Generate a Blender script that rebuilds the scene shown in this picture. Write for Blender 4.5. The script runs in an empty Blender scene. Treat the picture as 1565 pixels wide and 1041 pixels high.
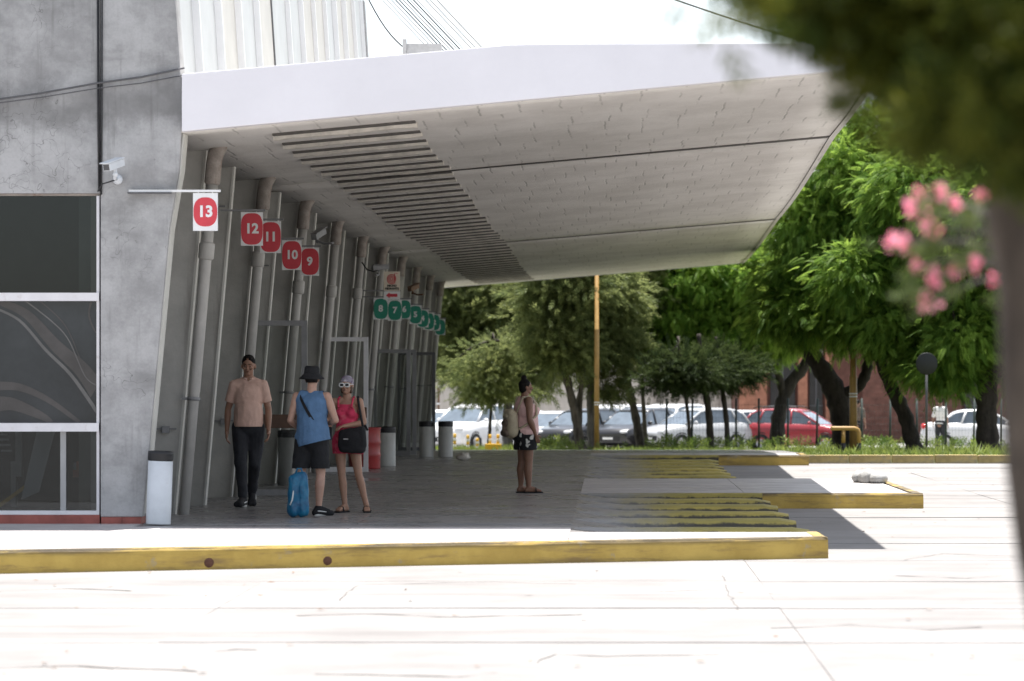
import bpy, bmesh, math, random
import numpy as np
from mathutils import Vector, Matrix, Quaternion, noise as mnoise

random.seed(7)
rng = np.random.default_rng(11)
R = math.radians
scene = bpy.context.scene
COL = scene.collection

# ------------------------------------------------------------------ camera, sky, sun, exposure
F = 5200.0                      # focal length in photo pixels (photo is 1565 wide)
CAMZ = 1.75
cd = bpy.data.cameras.new('camera')
cam = bpy.data.objects.new('camera', cd)
COL.objects.link(cam)
cam.location = (0, 0, CAMZ)
cam.rotation_euler = (R(90), 0, 0)
cd.sensor_width = 36.0
cd.lens = F / 1565.0 * 36.0
cd.shift_x = -149.5 / 1565.0
cd.shift_y = 58.5 / 1565.0
cd.clip_start = 0.1
cd.clip_end = 2500.0
cd.dof.use_dof = True
cd.dof.focus_distance = 44.0
cd.dof.aperture_fstop = 3.0
scene.camera = cam

SUN_DIR = Vector((-0.10, -1.23, -5.09)).normalized()      # direction the light travels
w = bpy.data.worlds.new('World')
scene.world = w
w.use_nodes = True
nt = w.node_tree
nt.nodes.clear()
wo = nt.nodes.new('ShaderNodeOutputWorld')
bg = nt.nodes.new('ShaderNodeBackground')
sky = nt.nodes.new('ShaderNodeTexSky')
sky.sky_type = 'NISHITA'
sky.sun_disc = False
sky.sun_elevation = math.asin(-SUN_DIR.z)
sky.sun_rotation = math.atan2(-SUN_DIR.x, -SUN_DIR.y)
sky.air_density = 1.0
sky.dust_density = 1.0
sky.ozone_density = 1.0
bg.inputs['Strength'].default_value = 0.10
hsv = nt.nodes.new('ShaderNodeHueSaturation')            # hazy, washed-out summer sky
hsv.inputs['Saturation'].default_value = 0.45
hsv.inputs['Value'].default_value = 1.15
nt.links.new(sky.outputs[0], hsv.inputs['Color'])
nt.links.new(hsv.outputs[0], bg.inputs[0])
nt.links.new(bg.outputs[0], wo.inputs[0])

sd = bpy.data.lights.new('sun', 'SUN')
sd.energy = 5.0
sd.angle = R(0.53)
sd.color = (1.0, 0.965, 0.925)
sun = bpy.data.objects.new('sun', sd)
COL.objects.link(sun)
sun.rotation_euler = SUN_DIR.to_track_quat('-Z', 'Y').to_euler()
sun.location = (0, 0, 60)

scene.view_settings.view_transform = 'Standard'
scene.view_settings.look = 'None'
scene.view_settings.gamma = 1.0
scene.view_settings.use_curve_mapping = False
scene.view_settings.exposure = 1.2
try:
    scene.cycles.use_denoising = True
    scene.cycles.denoiser = 'OPENIMAGEDENOISE'
except Exception:
    pass
scene.cycles.max_bounces = 10
scene.cycles.diffuse_bounces = 5
scene.cycles.transparent_max_bounces = 24
scene.cycles.sample_clamp_indirect = 8.0


def at(px, py, Y):
    """world point seen at photo pixel (px, py) at depth Y"""
    return Vector(((px - 932) * Y / F, Y, CAMZ - (py - 579) * Y / F))


# ------------------------------------------------------------------ materials
def pmat(name, col, rough=0.7, var=0.18, scale=6.0, bump=0.0, bscale=60.0, metallic=0.0, spec=0.4,
         col2=None, streak=None, coat=0.0):
    """principled material with two noise octaves of colour variation, fine bump and optional vertical dirt streaks"""
    m = bpy.data.materials.new(name)
    m.use_nodes = True
    t = m.node_tree
    b = t.nodes['Principled BSDF']
    b.inputs['Roughness'].default_value = rough
    b.inputs['Metallic'].default_value = metallic
    b.inputs['Specular IOR Level'].default_value = spec
    b.inputs['Coat Weight'].default_value = coat
    tc = t.nodes.new('ShaderNodeTexCoord')
    n = t.nodes.new('ShaderNodeTexNoise')
    n.inputs['Scale'].default_value = scale
    n.inputs['Detail'].default_value = 7
    n.inputs['Roughness'].default_value = 0.65
    t.links.new(tc.outputs['Object'], n.inputs['Vector'])
    cr = t.nodes.new('ShaderNodeValToRGB')
    c = Vector(col)
    lo = Vector(col2) if col2 else c * (1 - var)
    hi = c * (1 + var * 0.6)
    cr.color_ramp.elements[0].position = 0.32
    cr.color_ramp.elements[1].position = 0.68
    cr.color_ramp.elements[0].color = (*lo, 1)
    cr.color_ramp.elements[1].color = (*hi, 1)
    t.links.new(n.outputs['Fac'], cr.inputs['Fac'])
    out = cr.outputs['Color']
    if streak:
        mp = t.nodes.new('ShaderNodeMapping')
        mp.inputs['Scale'].default_value = streak[1]
        t.links.new(tc.outputs['Object'], mp.inputs['Vector'])
        n2 = t.nodes.new('ShaderNodeTexNoise')
        n2.inputs['Scale'].default_value = 1.0
        n2.inputs['Detail'].default_value = 6
        n2.inputs['Roughness'].default_value = 0.6
        t.links.new(mp.outputs[0], n2.inputs['Vector'])
        r2 = t.nodes.new('ShaderNodeValToRGB')
        r2.color_ramp.elements[0].position = streak[2]
        r2.color_ramp.elements[1].position = streak[3]
        t.links.new(n2.outputs['Fac'], r2.inputs['Fac'])
        mx = t.nodes.new('ShaderNodeMixRGB')
        mx.inputs['Color2'].default_value = (*streak[0], 1)
        t.links.new(r2.outputs['Color'], mx.inputs['Fac'])
        t.links.new(out, mx.inputs['Color1'])
        out = mx.outputs['Color']
    t.links.new(out, b.inputs['Base Color'])
    if bump:
        n3 = t.nodes.new('ShaderNodeTexNoise')
        n3.inputs['Scale'].default_value = bscale
        n3.inputs['Detail'].default_value = 5
        t.links.new(tc.outputs['Object'], n3.inputs['Vector'])
        bp = t.nodes.new('ShaderNodeBump')
        bp.inputs['Strength'].default_value = bump
        bp.inputs['Distance'].default_value = 0.02
        t.links.new(n3.outputs['Fac'], bp.inputs['Height'])
        t.links.new(bp.outputs[0], b.inputs['Normal'])
    return m


class N:
    """tiny node-graph helper"""
    def __init__(s, m):
        s.t = m.node_tree
        s.b = s.t.nodes['Principled BSDF']
        s.out = s.t.nodes['Material Output']

    def new(s, k, **kw):
        n = s.t.nodes.new(k)
        for a, v in kw.items():
            setattr(n, a, v)
        return n

    def link(s, a, b):
        s.t.links.new(a, b)

    def math(s, op, a, b=None, clamp=False):
        n = s.new('ShaderNodeMath', operation=op, use_clamp=clamp)
        for i, v in enumerate((a, b)):
            if v is None:
                continue
            if isinstance(v, (int, float)):
                n.inputs[i].default_value = v
            else:
                s.link(v, n.inputs[i])
        return n.outputs[0]

    def mix(s, fac, a, b):
        n = s.new('ShaderNodeMixRGB')
        for i, v in ((0, fac), (1, a), (2, b)):
            if isinstance(v, (tuple, list)):
                n.inputs[i].default_value = (*v, 1)
            elif isinstance(v, (int, float)):
                n.inputs[i].default_value = v
            else:
                s.link(v, n.inputs[i])
        return n.outputs[0]

    def noise(s, vec, scale, detail=6, rough=0.6, mscale=None):
        if mscale:
            mp = s.new('ShaderNodeMapping')
            mp.inputs['Scale'].default_value = mscale
            s.link(vec, mp.inputs['Vector'])
            vec = mp.outputs[0]
        n = s.new('ShaderNodeTexNoise')
        n.inputs['Scale'].default_value = scale
        n.inputs['Detail'].default_value = detail
        n.inputs['Roughness'].default_value = rough
        s.link(vec, n.inputs['Vector'])
        return n.outputs['Fac']

    def ramp(s, fac, p0, p1, v0=0.0, v1=1.0):
        n = s.new('ShaderNodeMapRange')
        n.inputs[1].default_value = p0
        n.inputs[2].default_value = p1
        n.inputs[3].default_value = v0
        n.inputs[4].default_value = v1
        n.interpolation_type = 'SMOOTHSTEP'
        s.link(fac, n.inputs[0])
        return n.outputs[0]

    def bump(s, h, strength, dist=0.01):
        n = s.new('ShaderNodeBump')
        n.inputs['Strength'].default_value = strength
        n.inputs['Distance'].default_value = dist
        s.link(h, n.inputs['Height'])
        s.link(n.outputs[0], s.b.inputs['Normal'])


def newmat(name, rough=0.7, spec=0.4):
    m = bpy.data.materials.new(name)
    m.use_nodes = True
    n = N(m)
    n.b.inputs['Roughness'].default_value = rough
    n.b.inputs['Specular IOR Level'].default_value = spec
    tc = n.new('ShaderNodeTexCoord')
    n.o = tc.outputs['Object']
    sp = n.new('ShaderNodeSeparateXYZ')
    n.link(n.o, sp.inputs[0])
    n.x, n.y, n.z = sp.outputs
    return m, n


M = {}
# end-wall concrete: pale cement render, cloudy grey stains, soot band, map cracks, fine grain
m, n = newmat('stained_concrete', 0.88, 0.2)
cl = n.ramp(n.noise(n.o, 1.6, 9, 0.7), 0.33, 0.66)
c = n.mix(cl, (0.30, 0.298, 0.298), (0.46, 0.457, 0.457))
st = n.ramp(n.noise(n.o, 1.0, 8, 0.65, (1.2, 1.2, 2.6)), 0.5, 0.74)
c = n.mix(n.math('MULTIPLY', st, 0.6), c, (0.20, 0.20, 0.197))
vs = n.ramp(n.noise(n.o, 1.0, 7, 0.6, (9.0, 9.0, 0.55)), 0.53, 0.75)
c = n.mix(n.math('MULTIPLY', vs, 0.55), c, (0.17, 0.166, 0.16))
# soot below the sloping cable and above the window head
zz = n.math('ADD', n.z, n.math('MULTIPLY', n.noise(n.o, 2.2, 8, 0.7), 0.9))
band = n.math('MULTIPLY', n.ramp(zz, 4.75, 5.05), n.ramp(zz, 5.55, 5.1))
c = n.mix(n.math('MULTIPLY', band, 0.55), c, (0.13, 0.128, 0.125))
vo = n.new('ShaderNodeTexVoronoi', feature='DISTANCE_TO_EDGE')
vo.inputs['Scale'].default_value = 2.1
wv = n.new('ShaderNodeVectorMath', operation='ADD')
nn = n.new('ShaderNodeTexNoise')
nn.inputs['Scale'].default_value = 4
n.link(n.o, nn.inputs['Vector'])
n.link(n.o, wv.inputs[0])
n.link(nn.outputs['Color'], wv.inputs[1])
n.link(wv.outputs[0], vo.inputs['Vector'])
cr_ = n.math('MULTIPLY', n.ramp(vo.outputs['Distance'], 0.012, 0.0), n.ramp(n.noise(n.o, 0.9, 3), 0.5, 0.6))
c = n.mix(n.math('MULTIPLY', cr_, 0.6), c, (0.07, 0.068, 0.065))
n.link(n.mix(n.math('MULTIPLY', n.ramp(n.noise(n.o, 45, 4), 0.4, 0.7), 0.15), c, (0.22, 0.22, 0.22)), n.b.inputs['Base Color'])
n.bump(n.noise(n.o, 40, 6, 0.7), 0.35)
M['wall'] = m

# canopy soffit: whitewashed block-formed concrete with broken dark joint dashes
m, n = newmat('soffit_concrete', 0.9, 0.2)
cl = n.ramp(n.noise(n.o, 0.9, 8, 0.65, (1.0, .6, 1)), 0.3, 0.7)
c = n.mix(cl, (0.63, 0.60, 0.56), (0.77, 0.74, 0.70))
bl = n.noise(n.o, 1.0, 6, 0.7, (0.8, .45, 1))
c = n.mix(n.math('MULTIPLY', n.ramp(bl, 0.5, 0.72), 0.3), c, (0.50, 0.475, 0.445))
jit = n.noise(n.o, 1.6, 4, 0.6)
row = n.math('FLOOR', n.math('MULTIPLY', n.math('ADD', n.y, n.math('MULTIPLY', n.noise(n.o, 0.5, 3), .5)), 1 / 1.15))
wn = n.new('ShaderNodeTexWhiteNoise', noise_dimensions='1D')
n.link(row, wn.inputs['W'])
u = n.math('ADD', n.math('MULTIPLY', n.x, 1 / .44), n.math('ADD', n.math('MULTIPLY', wn.outputs[0], 1.0), n.math('MULTIPLY', jit, .18)))
tk = n.math('ABSOLUTE', n.math('SUBTRACT', n.math('FRACT', u), .5))
tick = n.ramp(tk, .040, .010)
fr_ = n.math('FRACT', n.math('MULTIPLY', n.math('ADD', n.y, n.math('MULTIPLY', n.noise(n.o, 0.5, 3), .5)), 1 / 1.15))
rl = n.math('MULTIPLY', n.ramp(fr_, .06, .0), n.ramp(n.noise(n.o, 1.3, 5, 0.7), 0.52, 0.66))
dash = n.math('MAXIMUM', n.math('MULTIPLY', tick, n.ramp(n.noise(n.o, 1.0, 6, 0.75, (2.2, 0.7, 1)), 0.40, 0.62)), n.math('MULTIPLY', rl, .4))
c = n.mix(n.math('MULTIPLY', dash, 0.48), c, (0.19, 0.18, 0.165))
sp_ = n.ramp(n.noise(n.o, 10, 5, 0.8, (1, 0.3, 1)), 0.63, 0.74)
c = n.mix(n.math('MULTIPLY', sp_, 0.35), c, (0.16, 0.15, 0.14))
n.link(c, n.b.inputs['Base Color'])
n.bump(n.math('SUBTRACT', n.noise(n.o, 14, 6, 0.7), n.math('MULTIPLY', dash, 0.8)), 0.4, 0.02)
M['soffit'] = m

M['fascia'] = pmat('white_fascia_paint', (0.80, 0.785, 0.82), 0.6, 0.04, 1.2, 0.12, 25)
M['slat'] = pmat('weathered_slat', (0.62, 0.58, 0.52), 0.85, 0.3, 5, 0.3, 40, streak=((0.22, 0.18, 0.14), (2.5, 14, 6), 0.6, 0.78))
M['joint_shade'] = pmat('slat_shade_and_joint', (0.11, 0.102, 0.094), 0.9, 0.4, 5)  # dark tone painted as shade beside the slats, shared with the expansion joints
M['fin'] = pmat('grey_fin_paint', (0.45, 0.44, 0.41), 0.6, 0.14, 3, 0.12, 30, streak=((0.15, 0.135, 0.115), (5, 5, 0.5), 0.56, 0.82))
M['litedge'] = pmat('lit_fin_edge', (0.62, 0.61, 0.57), 0.55, 0.12, 5)  # paler than the fins: the light on their edges is in the colour
M['facade'] = pmat('facade_glazing_wall', (0.10, 0.105, 0.10), 0.3, 0.2, 2)
M['pipe'] = pmat('grey_pipe_paint', (0.44, 0.425, 0.40), 0.5, 0.14, 4, 0.08, 50, streak=((0.22, 0.17, 0.13), (7, 7, 1.2), 0.6, 0.8))
M['rust'] = pmat('rusty_pipe_joint', (0.33, 0.29, 0.26), 0.8, 0.3, 9, 0.3, 50, streak=((0.16, 0.085, 0.055), (8, 8, 3), 0.52, 0.72))
M['upper'] = pmat('white_cladding', (0.40, 0.415, 0.42), 0.5, 0.1, 1.3, 0.06, 20, streak=((0.40, 0.37, 0.34), (7, 7, 0.35), 0.62, 0.85))
M['upper2'] = pmat('cream_cladding', (0.42, 0.41, 0.385), 0.5, 0.1, 1.5, 0.06, 20, streak=((0.30, 0.27, 0.24), (12, 12, 1.0), 0.66, 0.8))
M['seam'] = pmat('white_seam', (0.66, 0.67, 0.69), 0.45, 0.05, 3)
M['darkgrey'] = pmat('dark_grey_metal', (0.10, 0.10, 0.105), 0.5, 0.2, 8)
M['midgrey'] = pmat('mid_grey_metal', (0.24, 0.24, 0.245), 0.5, 0.15, 8)
M['black'] = pmat('black_plastic', (0.018, 0.018, 0.02), 0.45, 0.2, 12)
M['cable'] = pmat('black_cable', (0.03, 0.03, 0.032), 0.6, 0.2, 12)
M['whiteal'] = pmat('white_window_frame', (0.72, 0.71, 0.73), 0.4, 0.08, 6, streak=((0.5, 0.44, 0.42), (9, 9, 9), 0.6, 0.85))
M['redplinth'] = pmat('red_plinth_tile', (0.33, 0.095, 0.075), 0.5, 0.25, 6, 0.1, 50)
M['whitebin'] = pmat('white_bin_paint', (0.66, 0.69, 0.72), 0.4, 0.08, 5, 0.05, 30, streak=((0.30, 0.24, 0.2), (24, 24, 10), 0.68, 0.8))
M['greybin'] = pmat('grey_bin_paint', (0.42, 0.42, 0.40), 0.5, 0.12, 6, streak=((0.25, 0.24, 0.22), (14, 14, 3), 0.6, 0.85))
M['darkbin'] = pmat('dull_grey_bin', (0.24, 0.24, 0.23), .55, .15, 6)
M['bumperrust'] = pmat('rusty_bumper', (0.11, 0.05, 0.032), .85, .4, 20, .3, 60)
M['reddrum'] = pmat('red_drum_paint', (0.33, 0.03, 0.03), 0.4, 0.2, 7)
M['signwhite'] = pmat('sign_white', (0.80, 0.80, 0.80), 0.35, 0.05, 8)
M['signred'] = pmat('sign_red', (0.62, 0.055, 0.075), 0.4, 0.08, 8)
M['signgreen'] = pmat('sign_green', (0.03, 0.27, 0.185), 0.4, 0.08, 8)
M['cream'] = pmat('sign_cream', (0.76, 0.68, 0.56), 0.45, 0.08, 8)
M['brownplate'] = pmat('brown_push_plate', (0.105, 0.058, 0.038), 0.5, 0.2, 10)
M['steel'] = pmat('galvanised_steel', (0.45, 0.45, 0.46), 0.4, 0.15, 9, metallic=0.7)

# road concrete, sunlit, pale
m, n = newmat('road_concrete', 0.9, 0.25)
gl = n.new('ShaderNodeNewGeometry')
gp = gl.outputs['Position']
cl = n.ramp(n.noise(gp, 0.5, 9, 0.7), 0.3, 0.7)
c = n.mix(cl, (0.205, 0.195, 0.187), (0.28, 0.268, 0.257))
st = n.ramp(n.noise(gp, 1.0, 8, 0.7, (0.12, 0.9, 1)), 0.50, 0.72)
c = n.mix(n.math('MULTIPLY', st, 0.75), c, (0.15, 0.141, 0.135))
sp_ = n.ramp(n.noise(gp, 7, 6, 0.8), 0.66, 0.76)
c = n.mix(n.math('MULTIPLY', sp_, 0.5), c, (0.16, 0.15, 0.14))
oil = n.ramp(n.noise(gp, 0.33, 6, 0.75), 0.62, 0.78)
c = n.mix(n.math('MULTIPLY', oil, 0.5), c, (0.18, 0.175, 0.17))
n.link(c, n.b.inputs['Base Color'])
n.bump(n.noise(gp, 30, 6, 0.75), 0.3)
M['road'] = m
M['joint'] = pmat('joint_tar', (0.045, 0.042, 0.04), 0.9, 0.3, 6)

# platform tiles: worn polished cement
m, n = newmat('platform_cement', 0.42, 0.5)
gl = n.new('ShaderNodeNewGeometry')
gp = gl.outputs['Position']
cl = n.ramp(n.noise(gp, 0.8, 8, 0.68), 0.3, 0.7)
c = n.mix(cl, (0.19, 0.181, 0.178), (0.275, 0.263, 0.258))
st = n.ramp(n.noise(gp, 1.0, 7, 0.7, (0.25, 1.4, 1)), 0.48, 0.7)
c = n.mix(n.math('MULTIPLY', st, 0.5), c, (0.145, 0.138, 0.135))
n.link(c, n.b.inputs['Base Color'])
n.link(n.ramp(n.noise(gp, 1.7, 6, 0.7), 0.3, 0.75, 0.17, 0.55), n.b.inputs['Roughness'])
n.bump(n.noise(gp, 9, 4, 0.6), 0.06)
M['platform'] = m


# bay tongues: pale worn cement
m, n = newmat('tongue_cement', 0.6, 0.4)
gl = n.new('ShaderNodeNewGeometry')
gp = gl.outputs['Position']
c = n.mix(n.ramp(n.noise(gp, 0.8, 8, 0.68), 0.3, 0.7), (0.36, 0.34, 0.335), (0.48, 0.455, 0.445))
st = n.ramp(n.noise(gp, 1.0, 7, 0.7, (0.25, 1.4, 1)), 0.5, 0.72)
c = n.mix(n.math('MULTIPLY', st, 0.45), c, (0.24, 0.225, 0.22))
n.link(c, n.b.inputs['Base Color'])
n.link(n.ramp(n.noise(gp, 1.7, 6, 0.7), 0.3, 0.75, 0.3, 0.7), n.b.inputs['Roughness'])
n.bump(n.noise(gp, 12, 5, 0.6), 0.1)
M['tongue'] = m


def yellow_paint(name, fade=None, ztop=None):
    m, n = newmat(name, 0.6, 0.35)
    gl = n.new('ShaderNodeNewGeometry')
    gp = gl.outputs['Position']
    sx = n.new('ShaderNodeSeparateXYZ')
    n.link(gp, sx.inputs[0])
    cl = n.ramp(n.noise(gp, 2.0, 8, 0.7), 0.3, 0.7)
    c = n.mix(cl, (0.40, 0.27, 0.06), (0.52, 0.365, 0.09))
    st = n.ramp(n.noise(gp, 1.0, 8, 0.7, (1.3, 1.3, 9)), 0.5, 0.68)
    c = n.mix(n.math('MULTIPLY', st, 0.72), c, (0.19, 0.125, 0.055))
    # tyre scuffs along the upper arris
    hi = n.math('MULTIPLY', n.ramp(sx.outputs[2], 0.13, 0.2), n.ramp(n.noise(gp, 1.0, 7, 0.75, (0.9, 0.9, 14)), 0.40, 0.54))
    c = n.mix(n.math('MULTIPLY', hi, 0.9), c, (0.055, 0.045, 0.035))
    bare = n.ramp(n.noise(gp, 3.2, 7, 0.75), 0.58, 0.66)
    c = n.mix(n.math('MULTIPLY', bare, 0.5), c, (0.30, 0.265, 0.21))
    if fade:
        f = n.ramp(n.math('ADD', sx.outputs[0], n.math('MULTIPLY', n.noise(gp, 2.2, 7, 0.75), 1.4)), fade[0], fade[1])
        gr = n.ramp(n.math('ADD', sx.outputs[2], n.math('MULTIPLY', n.noise(gp, 5, 6, 0.8), 0.12)), 0.195, 0.225)
        c = n.mix(gr, (0.06, 0.054, 0.04), n.mix(.6, c, (0.42, 0.37, 0.10)))
        c = n.mix(f, n.mix(gr, (0.23, 0.222, 0.215), (0.30, 0.29, 0.28)), c)
    n.link(c, n.b.inputs['Base Color'])
    n.bump(n.noise(gp, 24, 6, 0.7), 0.35)
    return m


M['yellow'] = yellow_paint('yellow_kerb_paint')
M['yellowfade'] = yellow_paint('worn_yellow_kerb_paint', (0.5, 1.7))
M['ochrekerb'] = pmat('ochre_kerb_paint', (0.52, 0.40, 0.17), 0.8, 0.3, 4, 0.2, 30, streak=((0.30, 0.27, 0.2), (3, 3, 8), 0.5, 0.75))
M['ochrepole'] = pmat('ochre_pole_paint', (0.40, 0.24, 0.075), 0.5, 0.18, 6, 0.1, 40, streak=((0.28, 0.16, 0.06), (9, 9, 2), 0.6, 0.8))
M['bollardyellow'] = pmat('bollard_yellow', (0.72, 0.42, 0.03), 0.5, 0.12, 9)
M['bollardwhite'] = pmat('bollard_white', (0.8, 0.78, 0.74), 0.5, 0.08, 9)


def glassmat(name, tint, transp=0.7, rough=0.03):
    m = bpy.data.materials.new(name)
    m.use_nodes = True
    n = N(m)
    tr = n.new('ShaderNodeBsdfTransparent')
    tr.inputs[0].default_value = (*tint, 1)
    g = n.new('ShaderNodeBsdfGlossy')
    g.inputs['Roughness'].default_value = rough
    g.inputs['Color'].default_value = (0.9, 0.93, 0.95, 1)
    fr = n.new('ShaderNodeFresnel')
    fr.inputs[0].default_value = 1.5
    fac = n.math('ADD', n.math('MULTIPLY', fr.outputs[0], 0.75), 0.0, True)
    mx = n.new('ShaderNodeMixShader')
    n.link(fac, mx.inputs[0])
    n.link(tr.outputs[0], mx.inputs[1])
    n.link(g.outputs[0], mx.inputs[2])
    n.link(mx.outputs[0], n.out.inputs[0])
    return m


M['glass'] = glassmat('window_glass', (0.55, 0.58, 0.58))
M['doorglass'] = glassmat('door_glass', (0.87, 0.88, 0.87))
M['film'] = pmat('dark_window_film', (0.035, 0.039, 0.043), 0.12, 0.3, 1.5)
M['filmwave'] = pmat('film_wave_print', (0.066, 0.061, 0.060), 0.2, 0.25, 3)
M['filmwave2'] = pmat('film_wave_print_pale', (0.125, 0.122, 0.12), 0.2, 0.25, 3)
M['mullion'] = pmat('dull_mullion', (0.36, 0.36, 0.36), .5, .1, 6)
M['interior'] = pmat('dim_interior', (0.05, 0.05, 0.052), 0.8, 0.4, 1.5)
M['reflectorange'] = pmat('orange_reflection', (0.55, 0.16, 0.07), .7, .2, 6)  # orange tone of the painted reflection patches
M['banner'] = pmat('pale_banner', (0.42, 0.42, 0.45), 0.6, 0.1, 3)


def leafmat(name, c1, c2, transl=0.45, spec=.3):
    m = bpy.data.materials.new(name)
    m.use_nodes = True
    n = N(m)
    at_ = n.new('ShaderNodeAttribute', attribute_name='rnd')
    col = n.mix(at_.outputs['Fac'], c1, c2)
    n.link(col, n.b.inputs['Base Color'])
    n.b.inputs['Roughness'].default_value = 0.5
    n.b.inputs['Specular IOR Level'].default_value = spec
    tr = n.new('ShaderNodeBsdfTranslucent')
    hs = n.new('ShaderNodeHueSaturation')
    hs.inputs['Value'].default_value = 1.5
    hs.inputs['Hue'].default_value = 0.485
    n.link(col, hs.inputs['Color'])
    n.link(hs.outputs[0], tr.inputs[0])
    mx = n.new('ShaderNodeMixShader')
    mx.inputs[0].default_value = transl
    n.link(n.b.outputs[0], mx.inputs[1])
    n.link(tr.outputs[0], mx.inputs[2])
    n.link(mx.outputs[0], n.out.inputs[0])
    return m


M['leaf_bright'] = leafmat('bright_leaf', (0.072, 0.155, 0.022), (0.25, 0.38, 0.065), .54, .08)
M['leaf_mid'] = leafmat('mid_leaf', (0.054, 0.122, 0.020), (0.22, 0.34, 0.06), .54, .08)
M['leaf_pine'] = leafmat('pine_needle', (0.085, 0.115, 0.042), (0.22, 0.255, 0.095), 0.5, .12)
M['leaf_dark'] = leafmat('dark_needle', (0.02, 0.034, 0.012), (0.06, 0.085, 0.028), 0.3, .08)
M['leaf_fore'] = leafmat('oleander_leaf', (0.026, 0.044, 0.008), (0.085, 0.095, 0.014), 0.4, .08)
M['leaf_olive'] = leafmat('muted_oleander_leaf', (0.04, 0.07, 0.015), (0.12, 0.15, 0.05), .3, .15)
M['petal'] = leafmat('pink_petal', (0.72, 0.24, 0.31), (0.85, 0.42, 0.48), 0.4)
M['grass'] = leafmat('grass_blade', (0.05, 0.10, 0.015), (0.19, 0.24, 0.06), 0.4)
M['bark'] = pmat('grey_brown_bark', (0.105, 0.088, 0.07), 0.9, 0.4, 5, 0.8, 22, streak=((0.035, 0.028, 0.022), (11, 11, 1.6), 0.48, 0.66))
M['barkdark'] = pmat('dark_bark', (0.05, 0.04, 0.033), 0.9, 0.4, 5, 0.8, 22, streak=((0.02, 0.016, 0.013), (11, 11, 1.6), 0.48, 0.66))
M['barkpale'] = pmat('pale_grey_bark', (0.16, 0.145, 0.13), 0.9, 0.3, 5, 0.7, 22, streak=((0.06, 0.05, 0.045), (9, 9, 1.5), 0.5, 0.7))
M['soil'] = pmat('grassy_soil', (0.11, 0.12, 0.05), 0.95, 0.5, 1.2, 0.5, 12)
M['lot'] = pmat('parking_asphalt', (0.30, 0.29, 0.28), 0.9, 0.2, 0.8, 0.2, 20)
M['creamwall'] = pmat('cream_render', (0.50, 0.46, 0.41), 0.9, 0.15, 0.8, 0.15, 20, streak=((0.30, 0.27, 0.24), (1.2, 1.2, 0.25), 0.5, 0.85))
M['brick'] = pmat('brick_red', (0.15, 0.068, 0.05), 0.85, 0.35, 3, 0.2, 30)
M['brickpale'] = pmat('brick_orange', (0.36, 0.16, 0.10), 0.85, 0.35, 3, 0.2, 30)
M['mortar'] = pmat('mortar', (0.34, 0.29, 0.25), 0.9, 0.2, 8)
M['windowdark'] = pmat('far_window_dark', (0.03, 0.028, 0.028), 0.25, 0.3, 2)
M['wood'] = pmat('brown_shutter', (0.17, 0.10, 0.06), 0.7, 0.25, 4)
M['sandbag'] = pmat('white_sack', (0.36, 0.36, 0.35), 0.85, 0.12, 8, 0.4, 30)


# ------------------------------------------------------------------ mesh helpers
def tag(o, label=None, cat=None, group=None, kind=None):
    if label:
        o['label'] = label
    if cat:
        o['category'] = cat
    if group:
        o['group'] = group
    if kind:
        o['kind'] = kind
    return o


def empty(name, loc=(0, 0, 0), rz=0.0):
    o = bpy.data.objects.new(name, None)
    o.empty_display_size = 0.2
    COL.objects.link(o)
    o.location = loc
    o.rotation_euler = (0, 0, rz)
    return o


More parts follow.
